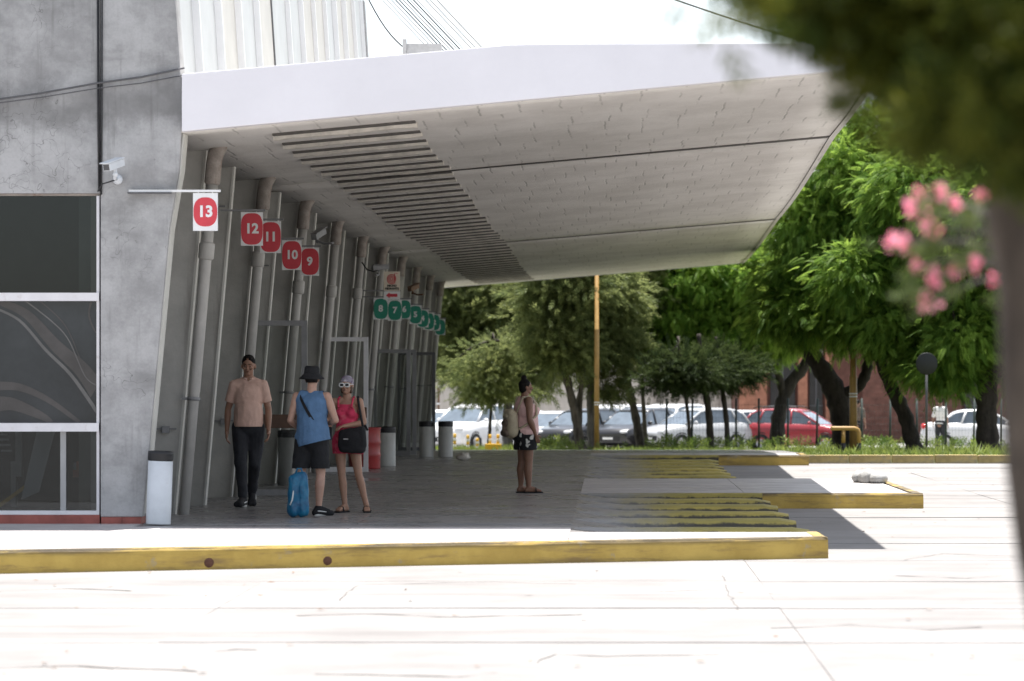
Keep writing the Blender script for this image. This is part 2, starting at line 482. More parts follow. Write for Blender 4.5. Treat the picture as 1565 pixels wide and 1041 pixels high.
class MB:
    """collects primitive shapes, then links them as one mesh object"""
    def __init__(s):
        s.v, s.f, s.sm = [], [], []

    def add(s, verts, faces, smooth=False):
        k = len(s.v)
        s.v.extend([tuple(v) for v in verts])
        s.f.extend([tuple(i + k for i in f) for f in faces])
        s.sm.extend([smooth] * len(faces))
        return s

    def box(s, x0, x1, y0, y1, z0, z1):
        v = [(x, y, z) for z in (z0, z1) for y in (y0, y1) for x in (x0, x1)]
        return s.add(v, [(0, 2, 3, 1), (4, 5, 7, 6), (0, 1, 5, 4), (2, 6, 7, 3), (0, 4, 6, 2), (1, 3, 7, 5)])

    def prism_y(s, poly, y0, y1):
        """polygon [(x,z)] (counter-clockwise seen from -y) extruded along y"""
        k = len(poly)
        v = [(x, y0, z) for x, z in poly] + [(x, y1, z) for x, z in poly]
        f = [tuple(range(k)), tuple(range(2 * k - 1, k - 1, -1))]
        f += [((i + 1) % k, i, i + k, (i + 1) % k + k) for i in range(k)]
        return s.add(v, f)

    def prism_z(s, poly, z0, z1):
        k = len(poly)
        v = [(x, y, z0) for x, y in poly] + [(x, y, z1) for x, y in poly]
        f = [tuple(range(k - 1, -1, -1)), tuple(range(k, 2 * k))]
        f += [(i, (i + 1) % k, (i + 1) % k + k, i + k) for i in range(k)]
        return s.add(v, f)

    def tube(s, pts, rad, seg=10, caps=True, smooth=True):
        pts = [Vector(p) for p in pts]
        if not isinstance(rad, (list, tuple)):
            rad = [rad] * len(pts)
        v, f = [], []
        ref = None
        for i, p in enumerate(pts):
            a = pts[max(i - 1, 0)]
            b = pts[min(i + 1, len(pts) - 1)]
            d = (b - a).normalized()
            if ref is None:
                ref = d.orthogonal().normalized()
            ref = (ref - d * ref.dot(d))
            if ref.length < 1e-5:
                ref = d.orthogonal()
            ref.normalize()
            q = d.cross(ref)
            for j in range(seg):
                t = 2 * math.pi * j / seg
                v.append(p + (ref * math.cos(t) + q * math.sin(t)) * rad[i])
        for i in range(len(pts) - 1):
            for j in range(seg):
                a = i * seg + j
                b = i * seg + (j + 1) % seg
                f.append((a, b, b + seg, a + seg))
        s.add(v, f, smooth)
        if caps:
            k = len(s.v) - len(v)
            s.f.append(tuple(k + j for j in range(seg - 1, -1, -1)))
            s.f.append(tuple(k + len(v) - seg + j for j in range(seg)))
            s.sm += [False, False]
        return s

    def lathe(s, prof, seg=24, c=(0, 0, 0), smooth=True):
        """profile [(r,z)] turned about z"""
        v, f = [], []
        for r, z in prof:
            for j in range(seg):
                t = 2 * math.pi * j / seg
                v.append((c[0] + r * math.cos(t), c[1] + r * math.sin(t), c[2] + z))
        for i in range(len(prof) - 1):
            for j in range(seg):
                a = i * seg + j
                b = i * seg + (j + 1) % seg
                f.append((a, b, b + seg, a + seg))
        return s.add(v, f, smooth)

    def ball(s, c, r, seg=16, rings=10, rot=None):
        """ellipsoid"""
        c = Vector(c)
        if isinstance(r, (int, float)):
            r = (r, r, r)
        v, f = [], []
        for i in range(rings + 1):
            ph = math.pi * i / rings
            for j in range(seg):
                t = 2 * math.pi * j / seg
                p = Vector((r[0] * math.sin(ph) * math.cos(t), r[1] * math.sin(ph) * math.sin(t), r[2] * math.cos(ph)))
                if rot is not None:
                    p = rot @ p
                v.append(c + p)
        for i in range(rings):
            for j in range(seg):
                a = i * seg + j
                b = i * seg + (j + 1) % seg
                f.append((a, a + seg, b + seg, b))
        return s.add(v, f, True)

    def cap(s, p1, r1, p2, r2, seg=14, flat=(False, False)):
        """tapered capsule"""
        p1, p2 = Vector(p1), Vector(p2)
        d = (p2 - p1)
        L = max(d.length, 1e-5)
        d.normalize()
        pts, rad = [], []
        if flat[0]:
            pts.append(p1); rad.append(0.0005)
        else:
            for k in range(4):
                a = math.pi / 2 * (1 - k / 4)
                pts.append(p1 - d * r1 * math.sin(a)); rad.append(max(r1 * math.cos(a), 0.0005))
        for k in range(5):
            t = k / 4
            pts.append(p1.lerp(p2, t)); rad.append(r1 + (r2 - r1) * t)
        if flat[1]:
            pts.append(p2 + d * 1e-4); rad.append(0.0005)
        else:
            for k in range(1, 5):
                a = math.pi / 2 * (k / 4)
                pts.append(p2 + d * r2 * math.sin(a)); rad.append(max(r2 * math.cos(a), 0.0005))
        ref = d.orthogonal().normalized()
        q = d.cross(ref)
        v, f = [], []
        for p, r in zip(pts, rad):
            for j in range(seg):
                t = 2 * math.pi * j / seg
                v.append(p + (ref * math.cos(t) + q * math.sin(t)) * r)
        for i in range(len(pts) - 1):
            for j in range(seg):
                a = i * seg + j
                b = i * seg + (j + 1) % seg
                f.append((a, b, b + seg, a + seg))
        k = len(v)
        f.append(tuple(range(seg - 1, -1, -1)))
        f.append(tuple(range(k - seg, k)))
        return s.add(v, f, True)

    def mesh(s, name):
        me = bpy.data.meshes.new(name)
        me.from_pydata(s.v, [], s.f)
        me.polygons.foreach_set('use_smooth', s.sm)
        me.update()
        return me

    def build(s, name, mat=None, parent=None, loc=None, bevel=0.0, recalc=False):
        me = s.mesh(name)
        if recalc or bevel:
            bm = bmesh.new()
            bm.from_mesh(me)
            bmesh.ops.remove_doubles(bm, verts=bm.verts, dist=1e-6)
            bmesh.ops.recalc_face_normals(bm, faces=bm.faces)
            if bevel:
                ed = [e for e in bm.edges if len(e.link_faces) == 2 and e.calc_face_angle(0) > 0.6]
                bmesh.ops.bevel(bm, geom=ed, offset=bevel, segments=2, profile=0.6, affect='EDGES')
            bm.to_mesh(me)
            bm.free()
        return link(name, me, mat, parent, loc)


def link(name, me, mat=None, parent=None, loc=None, rot=None):
    o = bpy.data.objects.new(name, me)
    COL.objects.link(o)
    if mat is not None and len(me.materials) == 0:
        me.materials.append(mat)
    if parent is not None:
        o.parent = parent
    if loc is not None:
        o.location = loc
    if rot is not None:
        o.rotation_euler = rot
    return o


_kids = {}


def copy_tree(o, parent=None):
    c = o.copy()
    COL.objects.link(c)
    if parent is not None:
        c.parent = parent
    for ch in [x for x in COL.objects if x.parent == o]:
        copy_tree(ch, c)
    return c


def remesh(mb, name, voxel, mat, parent=None, smooth=3, cuts=(), ratio=None):
    """fuse the overlapping shapes of mb into one continuous surface"""
    me = mb.mesh(name)
    o = bpy.data.objects.new(name, me)
    COL.objects.link(o)
    md = o.modifiers.new('r', 'REMESH')
    md.mode = 'VOXEL'
    md.voxel_size = voxel
    if smooth:
        sm = o.modifiers.new('s', 'SMOOTH')
        sm.factor = 0.5
        sm.iterations = smooth
    if ratio:
        dm = o.modifiers.new('d', 'DECIMATE')
        dm.ratio = ratio
    dg = bpy.context.evaluated_depsgraph_get()
    nm = bpy.data.meshes.new_from_object(o.evaluated_get(dg))
    nm.name = name
    o.modifiers.clear()
    o.data = nm
    bpy.data.meshes.remove(me)
    if cuts:
        bm = bmesh.new()
        bm.from_mesh(nm)
        for co, no in cuts:         # removes what lies on the side the normal points to
            bmesh.ops.bisect_plane(bm, geom=bm.verts[:] + bm.edges[:] + bm.faces[:], dist=1e-5,
                                   plane_co=co, plane_no=no, clear_outer=True)
        bm.to_mesh(nm)
        bm.free()
    nm.polygons.foreach_set('use_smooth', [True] * len(nm.polygons))
    nm.materials.clear()
    nm.materials.append(mat)
    if parent is not None:
        o.parent = parent
    return o


def text_mesh(body, size, extrude=0.002, bold=0.0, align='CENTER'):
    cu = bpy.data.curves.new('lettering', 'FONT')
    cu.body = body
    cu.size = size
    cu.align_x = align
    cu.align_y = 'CENTER'
    cu.extrude = extrude
    cu.offset = bold
    cu.resolution_u = 4
    o = bpy.data.objects.new('lettering', cu)
    COL.objects.link(o)
    dg = bpy.context.evaluated_depsgraph_get()
    me = bpy.data.meshes.new_from_object(o.evaluated_get(dg))
    bpy.data.objects.remove(o)
    return me


# ------------------------------------------------------------------ ground, road, platforms
ZP = 0.20                                          # platform height above the road
mb = MB()
prof = [(-150, -0.03), (71.2, -0.03), (71.45, 0.11), (80, 0.03), (104, -0.45), (124, -0.92), (170, -0.95), (900, -0.95)]
xs = [-500, -60, -20, 0, 20, 60, 500]
v = [(x, y, z) for y, z in prof for x in xs]
f = []
k = len(xs)
for i in range(len(prof) - 1):
    for j in range(k - 1):
        f.append((i * k + j, i * k + j + 1, (i + 1) * k + j + 1, (i + 1) * k + j))
mb.add(v, f)
tag(mb.build('ground', M['soil']), kind='structure')

mb = MB()
mb.box(-120, 120, -120, 71.18, -0.025, -0.012)
road = tag(mb.build('road', M['road']), kind='structure')
# concrete road slabs with open joints
SX, SY, G = 4.3, 3.4, 0.006
x_edges = [-11.6 + SX * i for i in range(7)]
y_edges = [12.4 + SY * i for i in range(18)]
slab_me = {}
for i in range(6):
    for j in range(17):
        x0, x1, y0, y1 = x_edges[i], x_edges[i] + SX, y_edges[j], y_edges[j] + SY
        if y1 > 71.1:
            y1 = 71.1
        if x1 < 0 and y0 > 34:
            continue
        key = round(y1 - y0, 3)
        if key not in slab_me:
            b = MB()
            b.box(-SX / 2 + G / 2, SX / 2 - G / 2, -(y1 - y0) / 2 + .02, (y1 - y0) / 2 - .02, -0.012, 0.0)
            slab_me[key] = b.mesh('slab')
            slab_me[key].materials.append(M['road'])
        o = link('slab', slab_me[key], None, road, ((x0 + x1) / 2 + random.uniform(-.003, .003), (y0 + y1) / 2, random.uniform(-0.006, 0.0)))
        o.rotation_euler = (random.uniform(-.0012, .0012), random.uniform(-.0008, .0008), 0)
mb = MB()
mb.box(-13, 15.5, 12.2, 71.15, -0.0118, -0.0112)
mb.build('joint_filler', M['joint'], road)

# tar-sealed cracks wandering over the slabs
CR = [[(520, 918), (530, 905), (548, 895), (640, 892), (760, 890), (880, 893)], [(450, 941), (560, 938), (700, 943), (890, 939)], [(330, 996), (360, 992), (392, 993)],
      [(-20, 1022), (120, 1018), (300, 1026)], [(820, 1012), (850, 1000), (930, 1003), (1100, 1000)], [(1106, 880), (1112, 905), (1128, 932)], [(1380, 856), (1440, 846), (1560, 850)],
      [(480, 1030), (700, 1034), (760, 1028)], [(1180, 960), (1300, 955), (1420, 962), (1500, 958)], [(1000, 905), (1080, 902), (1200, 908)], [(-20, 905), (100, 900), (200, 903)], [(1370, 880), (1480, 884), (1530, 880)],
      [(1418, 757.5), (1480, 757), (1570, 758)]]
b = MB()
for pl in CR:
    P_ = [Vector(((px - 932) * (F * CAMZ / (py - 579)) / F, F * CAMZ / (py - 579), .0015)) for px, py in pl]
    q = []
    for i in range(len(P_) - 1):
        nn_ = max(2, int((P_[i + 1] - P_[i]).length / .12))
        for k_ in range(nn_):
            p = P_[i].lerp(P_[i + 1], k_ / nn_)
            q.append(p + Vector((.03 * mnoise.noise(p * 3), .10 * mnoise.noise(p * 2 + Vector((5, 0, 0))), 0)))
    q.append(P_[-1])
    vv = []
    for i, p in enumerate(q):
        d = (q[min(i + 1, len(q) - 1)] - q[max(i - 1, 0)]).normalized()
        sd_ = Vector((-d.y, d.x, 0)) * (.016 + .016 * mnoise.noise(p * 4)) * (1.15 if abs(d.x) > .8 else .3)
        vv += [p + sd_, p - sd_]
    b.add(vv, [(2 * i, 2 * i + 1, 2 * i + 3, 2 * i + 2) for i in range(len(q) - 1)])
M['crack'] = pmat('crack_filler', (0.12, 0.112, 0.105), 0.9, 0.5, 4)
o = b.build('crack_seal', M['crack'], road)
o['kind'] = 'stuff'

# platform: concourse + near angled tongue + two wide tongues
plat = tag(empty('platform'), kind='structure')
mb = MB()
base = [(-24, 24.20), (2.13, 33.31), (2.10, 34.40), (-0.4, 34.40), (-0.4, 45.98), (4.23, 45.98), (4.20, 53.0), (-0.4, 53.0),
        (-0.4, 68.9), (4.02, 68.9), (4.02, 71.1), (-24, 71.1)]
mb.prism_z(base, -0.02, ZP - 0.012)
mb.build('platform_base', M['platform'], plat)


def slabs(x0, x1, y0, y1, nx, ny, parent, mat, name='slab', z=ZP, g=0.008):
    sx, sy = (x1 - x0) / nx, (y1 - y0) / ny
    b = MB()
    b.box(-sx / 2 + g / 2, sx / 2 - g / 2, -sy / 2 + g / 2, sy / 2 - g / 2, -0.0115, 0)
    me = b.mesh(name)
    me.materials.append(mat)
    for i in range(nx):
        for j in range(ny):
            o = link(name, me, None, parent, (x0 + sx * (i + .5), y0 + sy * (j + .5), z + random.uniform(-.002, .0015)))
            o.rotation_euler = (random.uniform(-.0015, .0015), random.uniform(-.0012, .0012), 0)


slabs(-5.0, -0.4, 36.4, 71.08, 2, 16, plat, M['platform'])
# beyond the last bay the floor falls gently with the ground
b = MB()
for ya, yb_, za, zb_ in ((71.12, 80, .195, .06), (80.02, 89, .058, -.12), (89.02, 98.6, -.122, -.31)):
    for xa, xb_ in ((-8, -2.71), (-2.69, 1.39), (1.41, 4.05)):
        b.add([(xa, ya, za), (xb_, ya, za), (xb_, yb_, zb_), (xa, yb_, zb_), (xa, ya, za - .3), (xb_, ya, za - .3), (xb_, yb_, zb_ - .3), (xa, yb_, zb_ - .3)],
              [(0, 1, 2, 3), (4, 7, 6, 5), (0, 4, 5, 1), (1, 5, 6, 2), (2, 6, 7, 3), (3, 7, 4, 0)])
tag(b.build('ramp', M['platform']), kind='structure')
slabs(-0.4, 4.05, 46.16, 52.95, 2, 4, plat, M['tongue'])
slabs(-0.4, 3.86, 69.06, 71.05, 2, 1, plat, M['tongue'])
# near tongue top (angled) in slabs
kx0, ky0, kx1, ky1 = -12.0, 28.38, 2.13, 33.31       # kerb line
kd = Vector((kx1 - kx0, ky1 - ky0)).normalized()


def kline(x):
    return ky0 + (x - kx0) * (ky1 - ky0) / (kx1 - kx0)


e = [-12, -9.7, -7.4, -5.0, -2.7, -0.4]
for i in range(5):
    a, b_ = e[i] + .004, e[i + 1] - .004
    top = 35.6 if i > 2 else 36.38
    b = MB()
    b.prism_z([(a, kline(a) + .17), (b_, kline(b_) + .17), (b_, top), (a, top)], ZP - 0.0115, ZP + random.uniform(-.001, .001))
    b.build('slab', M['tongue'], plat)
b = MB()
b.prism_z([(-.396, kline(-.396) + .17), (2.0, kline(2.0) + .17), (2.0, 34.395), (-.396, 34.395)], ZP - 0.0115, ZP)
b.build('slab', M['tongue'], plat)


def kerb(p0, p1, depth, parent, mat=None, chips=0):
    """a painted kerb beam with slightly uneven arris"""
    p0, p1 = Vector((*p0, 0)), Vector((*p1, 0))
    L = (p1 - p0).length
    d = (p1 - p0).normalized()
    nrm = Vector((-d.y, d.x, 0))
    nseg = max(4, int(L / 0.22))
    rows = []
    for i in range(nseg + 1):
        t = i / nseg
        p = p0.lerp(p1, t)
        wob = 0.006 * mnoise.noise(Vector((p.x * 1.3, p.y * 1.3, 3.1)))
        wz = 0.007 * mnoise.noise(Vector((p.x * 2.1, p.y * 2.1, 9.1)))
        prof_ = [(-.004, -0.01), (-.004 + wob, 0.10), (-.002 + wob, ZP - 0.022 + wz), (0.014 + wob, ZP + 0.002 + wz), (depth * .5, ZP + 0.006), (depth, ZP + 0.004), (depth, -0.01)]
        rows.append([p + nrm * a + Vector((0, 0, z)) for a, z in prof_])
    k = len(rows[0])
    vv = [q for r in rows for q in r]
    ff = []
    for i in range(nseg):
        for j in range(k - 1):
            a = i * k + j
            ff.append((a, a + k, a + k + 1, a + 1))
    ff.append(tuple(range(k)))
    ff.append(tuple(range(len(vv) - 1, len(vv) - k - 1, -1)))
    b = MB()
    b.add(vv, ff)
    return b.build('kerb', mat or M['yellow'], parent, recalc=True)


kerb((-24, 24.18), (2.135, 33.29), 0.17, plat)
kerb((2.135, 33.29), (2.11, 34.42), 0.13, plat)
kerb((-0.3, 45.96), (2.06, 45.96), 0.17, plat, M['yellowfade'])
kerb((2.064, 45.96), (4.23, 45.96), 0.17, plat)
kerb((4.235, 45.98), (4.205, 53.02), 0.13, plat)
kerb((-0.3, 68.88), (2.2, 68.88), 0.17, plat, M['yellowfade'])
kerb((2.204, 68.88), (4.03, 68.88), 0.17, plat)
kerb((4.03, 68.9), (4.03, 71.1), 0.13, plat)
# rust-brown round bumpers on the near kerb
for px in (325, 499):
    x = (px - 932) * 31.6 / F
    b = MB()
    b.lathe([(0.0, 0.03), (0.03, 0.03), (0.055, 0.012), (0.062, 0.0)], 18)
    o = b.build('bumper', M['bumperrust'], plat)
    o.location = (x, kline(x) - .004, 0.06)
    o.rotation_euler = (R(90), 0, math.atan2(kd.y, kd.x))

# low yellow-edged concrete fingers between the bays
FING = [35.55, 37.75, 39.85, 42.0, 44.0, 54.7, 56.8, 58.9, 61.0, 63.1, 65.3]
for i, y in enumerate(FING):
    r0 = 2.05 + random.uniform(-.04, .05)
    b = MB()
    nx = 14
    rows = []
    for q in range(nx + 1):
        x = -0.38 + (r0 + .38) * q / nx
        wz = .012 * mnoise.noise(Vector((x * 1.7, y, 2)))
        wy = .012 * mnoise.noise(Vector((x * 1.1, y, 7)))
        end = 0.03 if q == nx else 0.0
        rows.append([(x, y - .20 + wy, -.01), (x, y - .17 + wy, .11), (x, y - .13 + wy, ZP - .02 + wz - end), (x, y - .07 + wy, ZP + wz - end),
                     (x, y + .1, ZP + wz - end), (x, y + .15, ZP - .02 - end), (x, y + .17, -.01)])
    k = 7
    vv = [q for r in rows for q in r]
    ff = [(a * k + j, (a + 1) * k + j, (a + 1) * k + j + 1, a * k + j + 1) for a in range(nx) for j in range(k - 1)]
    ff += [tuple(range(k)), tuple(range(len(vv) - 1, len(vv) - k - 1, -1))]
    b.add(vv, ff)
    o = b.build('kerb_finger', M['yellowfade'], recalc=True)
    tag(o, kind='structure')

# short cement fillets ease the floor edge down between the fingers
for i, (ya, yb_) in enumerate([(34.42, 45.94), (53.02, 68.85)]):
    b = MB()
    b.prism_y([(-.42, .0), (1.3, .0), (1.3, .004), (-.42, ZP - .006)], ya, yb_)
    tag(b.build('ramp', M['platform']), kind='structure')

# far road edge: ochre kerb stones along the verge
vk = tag(empty('verge_kerb'), kind='structure')
b = MB()
b.box(-.44, .44, -.09, .09, -.02, .155)
kb = b.build('kerb_stone', M['ochrekerb'], vk, bevel=.018)
for i in range(26):
    o = kb if i == 0 else kb.copy()
    if i:
        COL.objects.link(o)
    o.location = (4.55 + .9 * i, 71.3, random.uniform(-.012, .008))
    o.rotation_euler = (0, 0, random.uniform(-.012, .012))
lot = MB()
lot.add([(-60, 109, -.54), (80, 109, -.54), (80, 124, -.91), (-60, 124, -.91), (80, 171, -.94), (-60, 171, -.94)], [(0, 1, 2, 3), (3, 2, 4, 5)])
tag(lot.build('parking_lot', M['lot']), kind='structure')

# ------------------------------------------------------------------ terminal building
T = empty('bus_terminal', (-5, 36.5, ZP))
tag(T, 'grey concrete bus terminal with leaning fins and broad white edged canopy', 'building')
T.location = (0, 0, 0)

EW = 36.5                                        # plane of the end wall
b = MB()
b.prism_y([(-30, 3.74), (-5.47, 3.74), (-5.47, 6.15), (-30, 6.15)], EW, EW + .3)
b.build('end_wall', M['wall'], T)
b = MB()
b.prism_y([(-5.455, .27), (-5.005, .27), (-4.72, 3.35), (-4.61, 4.0), (-4.575, 4.75), (-4.60, 5.05), (-4.68, 6.2), (-5.455, 6.2)], EW - .05, EW + .32)
b.build('end_pillar', M['wall'], T, bevel=.012)
b = MB()
b.prism_y([(-5.012, .3), (-4.994, .3), (-4.709, 3.35), (-4.599, 4.0), (-4.567, 4.38), (-4.585, 4.38), (-4.617, 4.0), (-4.727, 3.35)], EW + .02, EW + .34)
b.build('pillar_lit_edge', M['litedge'], T)  # paler strip that paints the light along the pillar edge
b = MB()
b.prism_y([(-30, ZP - .01), (-5.47, ZP - .01), (-5.47, .29), (-30, .29)], EW - .02, EW + .28)
b.build('plinth', M['redplinth'], T)
b = MB()
b.box(-5.445, -5.225, EW - .075, EW + .3, ZP - .01, .268)
b.build('plinth', M['redplinth'], T)
b = MB()
b.box(-5.22, -5.02, EW - .075, EW + .3, ZP - .01, .268)
b.build('plinth', M['redplinth'], T)
# window wall: frame members and panes
win = MB()
win.box(-30, -5.474, EW + .03, EW + .12, 3.715, 3.738)
f_top = win.build('window_head', M['rust'], T)
for i in range(5):
    x1 = -5.476 - 1.62 * i
    x0 = x1 - 1.60
    fr = MB()
    for z0, z1, dy in ((2.585, 2.672, -.03), (1.185, 1.275, -.045), (.292, .335, -.01)):
        fr.box(x0, x1, EW + dy, EW + .12, z0, z1)
    fr.box(x1 - .03, x1, EW - .004, EW + .115, .336, 3.712)
    fr.box(x0, x0 + .03, EW - .004, EW + .115, .336, 3.712)
    wf = fr.build('window', M['whiteal'], T)
    p = MB()
    p.box(x0 + .031, x1 - .031, EW + .07, EW + .078, 2.673, 3.712)
    p.build('pane', M['glass'], wf)
    p = MB()
    p.box(x0 + .031, x1 - .031, EW + .07, EW + .078, 1.276, 2.584)
    p.build('pane', M['film'], wf)
    p = MB()
    p.box(x0 + .031, x1 - .031, EW + .07, EW + .078, .336, 1.184)
    p.build('pane', M['glass'], wf)
    p = MB()
    p.box(x1 - .425, x1 - .365, EW + .04, EW + .069, .336, 1.184)
    p.build('mullion', M['mullion'], wf)
# conduit in the groove beside the pillar and the sloping cable
b = MB()
b.tube([(-5.49, EW - .02, 6.2), (-5.485, EW - .02, 4.6), (-5.475, EW - .02, 3.76)], .012, 8)
b.tube([(-5.437, EW - .065, 6.2), (-5.44, EW - .065, 4.6), (-5.445, EW - .065, 3.72)], .009, 8)
b.build('conduit', M['cable'], T)
b = MB()
cab = [at(-60, 160, EW - .08), at(60, 143, EW - .08), at(150, 127, EW - .1), at(215, 118, EW - .08), at(282, 104, EW - .08)]
b.tube(cab, .011, 8)
b.tube([p + Vector((0, 0, -.035 - .01 * i)) for i, p in enumerate(cab)], .006, 6)
b.build('wall_cable', M['darkgrey'], T)
# dim hall behind the windows
b = MB()
b.box(-30, -5.7, 40.5, 40.6, ZP, 4.3)
b.box(-30, -5.62, EW + .32, 40.5, 4.2, 4.3)
b.build('hall_interior', M['interior'], T)


def ribbon(pts, w0, w1, y, mat, name='film_print'):
    """flat printed band along a smooth curve through photo points, on the pane"""
    P = [at(px, py, y) for px, py in pts]
    q = []
    for i in range(len(P) - 1):
        a, b_, c_, d_ = P[max(i - 1, 0)], P[i], P[i + 1], P[min(i + 2, len(P) - 1)]
        for k_ in range(8):
            t = k_ / 8
            q.append(.5 * ((2 * b_) + (c_ - a) * t + (2 * a - 5 * b_ + 4 * c_ - d_) * t * t + (3 * b_ - a - 3 * c_ + d_) * t ** 3))
    q.append(P[-1])
    v, f = [], []
    for i, p in enumerate(q):
        d = (q[min(i + 1, len(q) - 1)] - q[max(i - 1, 0)]).normalized()
        nn_ = Vector((-d.z, 0, d.x))
        t = i / (len(q) - 1)
        w_ = w0 + (w1 - w0) * t
        v += [p + nn_ * w_, p - nn_ * w_]
    v = [Vector((min(p.x, -5.512), p.y, min(max(p.z, 1.28), 2.58))) for p in v]
    f = [(2 * i, 2 * i + 1, 2 * i + 3, 2 * i + 2) for i in range(len(q) - 1)]
    b = MB()
    b.add(v, f)
    return b.build(name, mat, T)


b = MB()
for (px, py, w_, h_) in ((132, 712, 16, 7), (120, 724, 9, 6)):
    p = at(px, py, 37.6)
    b.box(p.x - w_ * .007, p.x + w_ * .007, 37.6, 37.7, p.z - h_ * .007, p.z + h_ * .007)
b.build('pane_reflection_orange', M['reflectorange'], T)  # orange boxes added in place of reflections in the lower pane
b = MB()
for (px, py, w_, h_) in ((131, 700, 7, 5), (143, 730, 3, 4), (116, 716, 4, 9), (28, 690, 5, 40), (20, 740, 4, 36)):
    p = at(px, py, 37.9)
    b.box(p.x - w_ * .007, p.x + w_ * .007, 37.9, 38.0, p.z - h_ * .007, p.z + h_ * .007)
b.build('pane_reflection_pale', M['banner'], T)  # pale boxes added as the bright reflections in the lower pane
YW = EW + .0655
ribbon([(-10, 458), (40, 480), (85, 528), (125, 565), (150, 600)], .03, .10, YW, M['filmwave'])
ribbon([(-10, 470), (30, 490), (70, 535), (110, 575), (150, 632)], .012, .02, YW - .002, M['filmwave2'])
ribbon([(38, 459), (80, 492), (105, 520), (130, 575), (150, 590)], .008, .004, YW - .002, M['filmwave2'])
ribbon([(60, 459), (100, 498), (128, 560), (150, 585)], .006, .004, YW - .002, M['filmwave'])
ribbon([(-10, 590), (30, 592), (75, 612), (122, 646)], .05, .02, YW, M['filmwave'])
ribbon([(-10, 618), (20, 618), (60, 634), (80, 646)], .09, .02, YW - .001, M['filmwave'])
ribbon([(140, 459), (136, 480), (142, 500), (152, 515)], .012, .008, YW - .002, M['filmwave'])
b = MB()
b.add([at(32, 764, 37.3), at(60, 752, 37.3), at(84, 660, 37.3), at(56, 660, 37.3)], [(0, 1, 2, 3)])
b.build('hall_banner', M['banner'], T)
b = MB()
b.add([at(-5, 772, 37.4), at(0, 776, 37.4), at(45, 742, 37.4), at(43, 737, 37.4)], [(0, 1, 2, 3)])
b.build('kerb_reflection', M['bollardyellow'], T)  # yellow strip painted as the kerb's reflection in the lower pane
b = MB()
for (px, py) in ((3, 664), (6, 672), (8, 680), (10, 689)):
    p = at(px, py, 37.4)
    b.box(p.x - .06, p.x + .06, p.y, p.y + .01, p.z - .011, p.z + .011)
b.build('hall_notice', M['banner'], T)

# --- canopy
YN, YF = 36.34, 98.0
JOINTS = [YN, 46.8, 71.0, YF]
XIN = -4.95


def xout(y):
    return float(np.interp(y, [YN, 46.8, 71.0, 98.0], [2.95, 3.10, 3.53, 3.86]))


def zsoff(x, y):
    zi, xi = 4.395, -4.57
    xo = xout(y)
    z = zi + (5.09 - zi) * (x - xi) / (xo - xi)
    for a, c_ in zip(JOINTS[:-1], JOINTS[1:]):
        if a <= y <= c_:
            vv = (y - a) / (c_ - a)
            if a == YN:
                vv = .28 + .72 * vv
            t = vv / .58 if vv < .58 else (1 - vv) / .42
            amp = .065 if a > 40 else .055
            base = 0 if a > 40 else amp * math.sin(math.pi / 2 * min(.28 / .58, 1)) * 0.8
            z -= amp * math.sin(math.pi / 2 * min(max(t, 0), 1)) ** 1.15 - base * (1 - (y - a) / (c_ - a))
    return z


can = MB()
ys = [YN + .13 + (YF - .13 - YN - .13) * i / 30 for i in range(31)]
xt = [(-4.62, 5.0), (-2.8, 5.16), (-.96, 5.32), (1.2, 5.33)]
rows = []
for y in ys:
    rows.append([(x, y, z - .02) for x, z in xt] + [(xout(y) - .05, y, 5.33), (xout(y), y, 5.30), (xout(y), y, zsoff(xout(y), y) - .012), (xout(y) - .08, y, zsoff(xout(y) - .08, y) - .012)])
k = len(rows[0])
can.add([q for r in rows for q in r], [(a * k + j, (a + 1) * k + j, (a + 1) * k + j + 1, a * k + j + 1) for a in range(len(rows) - 1) for j in range(k - 1)])
can_o = can.build('canopy', M['soffit'], T, recalc=True)
# front fascia beam
b = MB()
xb = np.linspace(-4.57, 2.95, 16)
top = [(x, float(np.interp(x, [-4.62, -.96, 2.95], [5.0, 5.325, 5.335]))) for x in xb]
bot = [(x, 4.39 + (5.085 - 4.39) * (x + 4.57) / 7.52) for x in xb]
poly = bot + top[::-1]
b.prism_y(poly, YN - .02, YN + .12)
b.build('fascia', M['fascia'], can_o, bevel=.01)
b = MB()
far_top = [(x, float(np.interp(x, [-4.62, -.96, 3.86], [5.0, 5.325, 5.335]))) for x in np.linspace(-4.9, 3.86, 14)]
far_bot = [(x, zsoff(x, YF) - .012) for x in np.linspace(-4.9, 3.86, 14)]
b.prism_y(far_bot + far_top[::-1], YF - .12, YF + .02)
b.build('fascia', M['fascia'], can_o)
# soffit panels between the expansion joints
for a, c_ in zip(JOINTS[:-1], JOINTS[1:]):
    y0 = a + (.12 if a == YN else .19)
    y1 = c_ - (.12 if c_ == YF else .19)
    ny, nx = 22, 12
    rows = []
    for i in range(ny + 1):
        y = y0 + (y1 - y0) * i / ny
        xo = xout(y) - .082
        rows.append([(XIN + (xo - XIN) * j / nx, y, zsoff(XIN + (xo - XIN) * j / nx, y)) for j in range(nx + 1)])
    b = MB()
    k = nx + 1
    b.add([q for r in rows for q in r], [(i * k + j, (i + 1) * k + j, (i + 1) * k + j + 1, i * k + j + 1) for i in range(ny) for j in range(nx)], True)
    o = b.build('soffit_panel', M['soffit'], can_o)
    sm = o.modifiers.new('thickness', 'SOLIDIFY')
    sm.thickness = .07
    sm.offset = -1
b = MB()
rows = []
for i in range(21):
    y = YN + .13 + (YF - .26 - YN) * i / 20
    xo = xout(y) - .09
    rows.append([(XIN, y, zsoff(XIN, y) + .11), (xo, y, min(zsoff(xo, y) + .11, 5.28))])
b.add([q for r in rows for q in r], [(i * 2, i * 2 + 2, i * 2 + 3, i * 2 + 1) for i in range(20)])
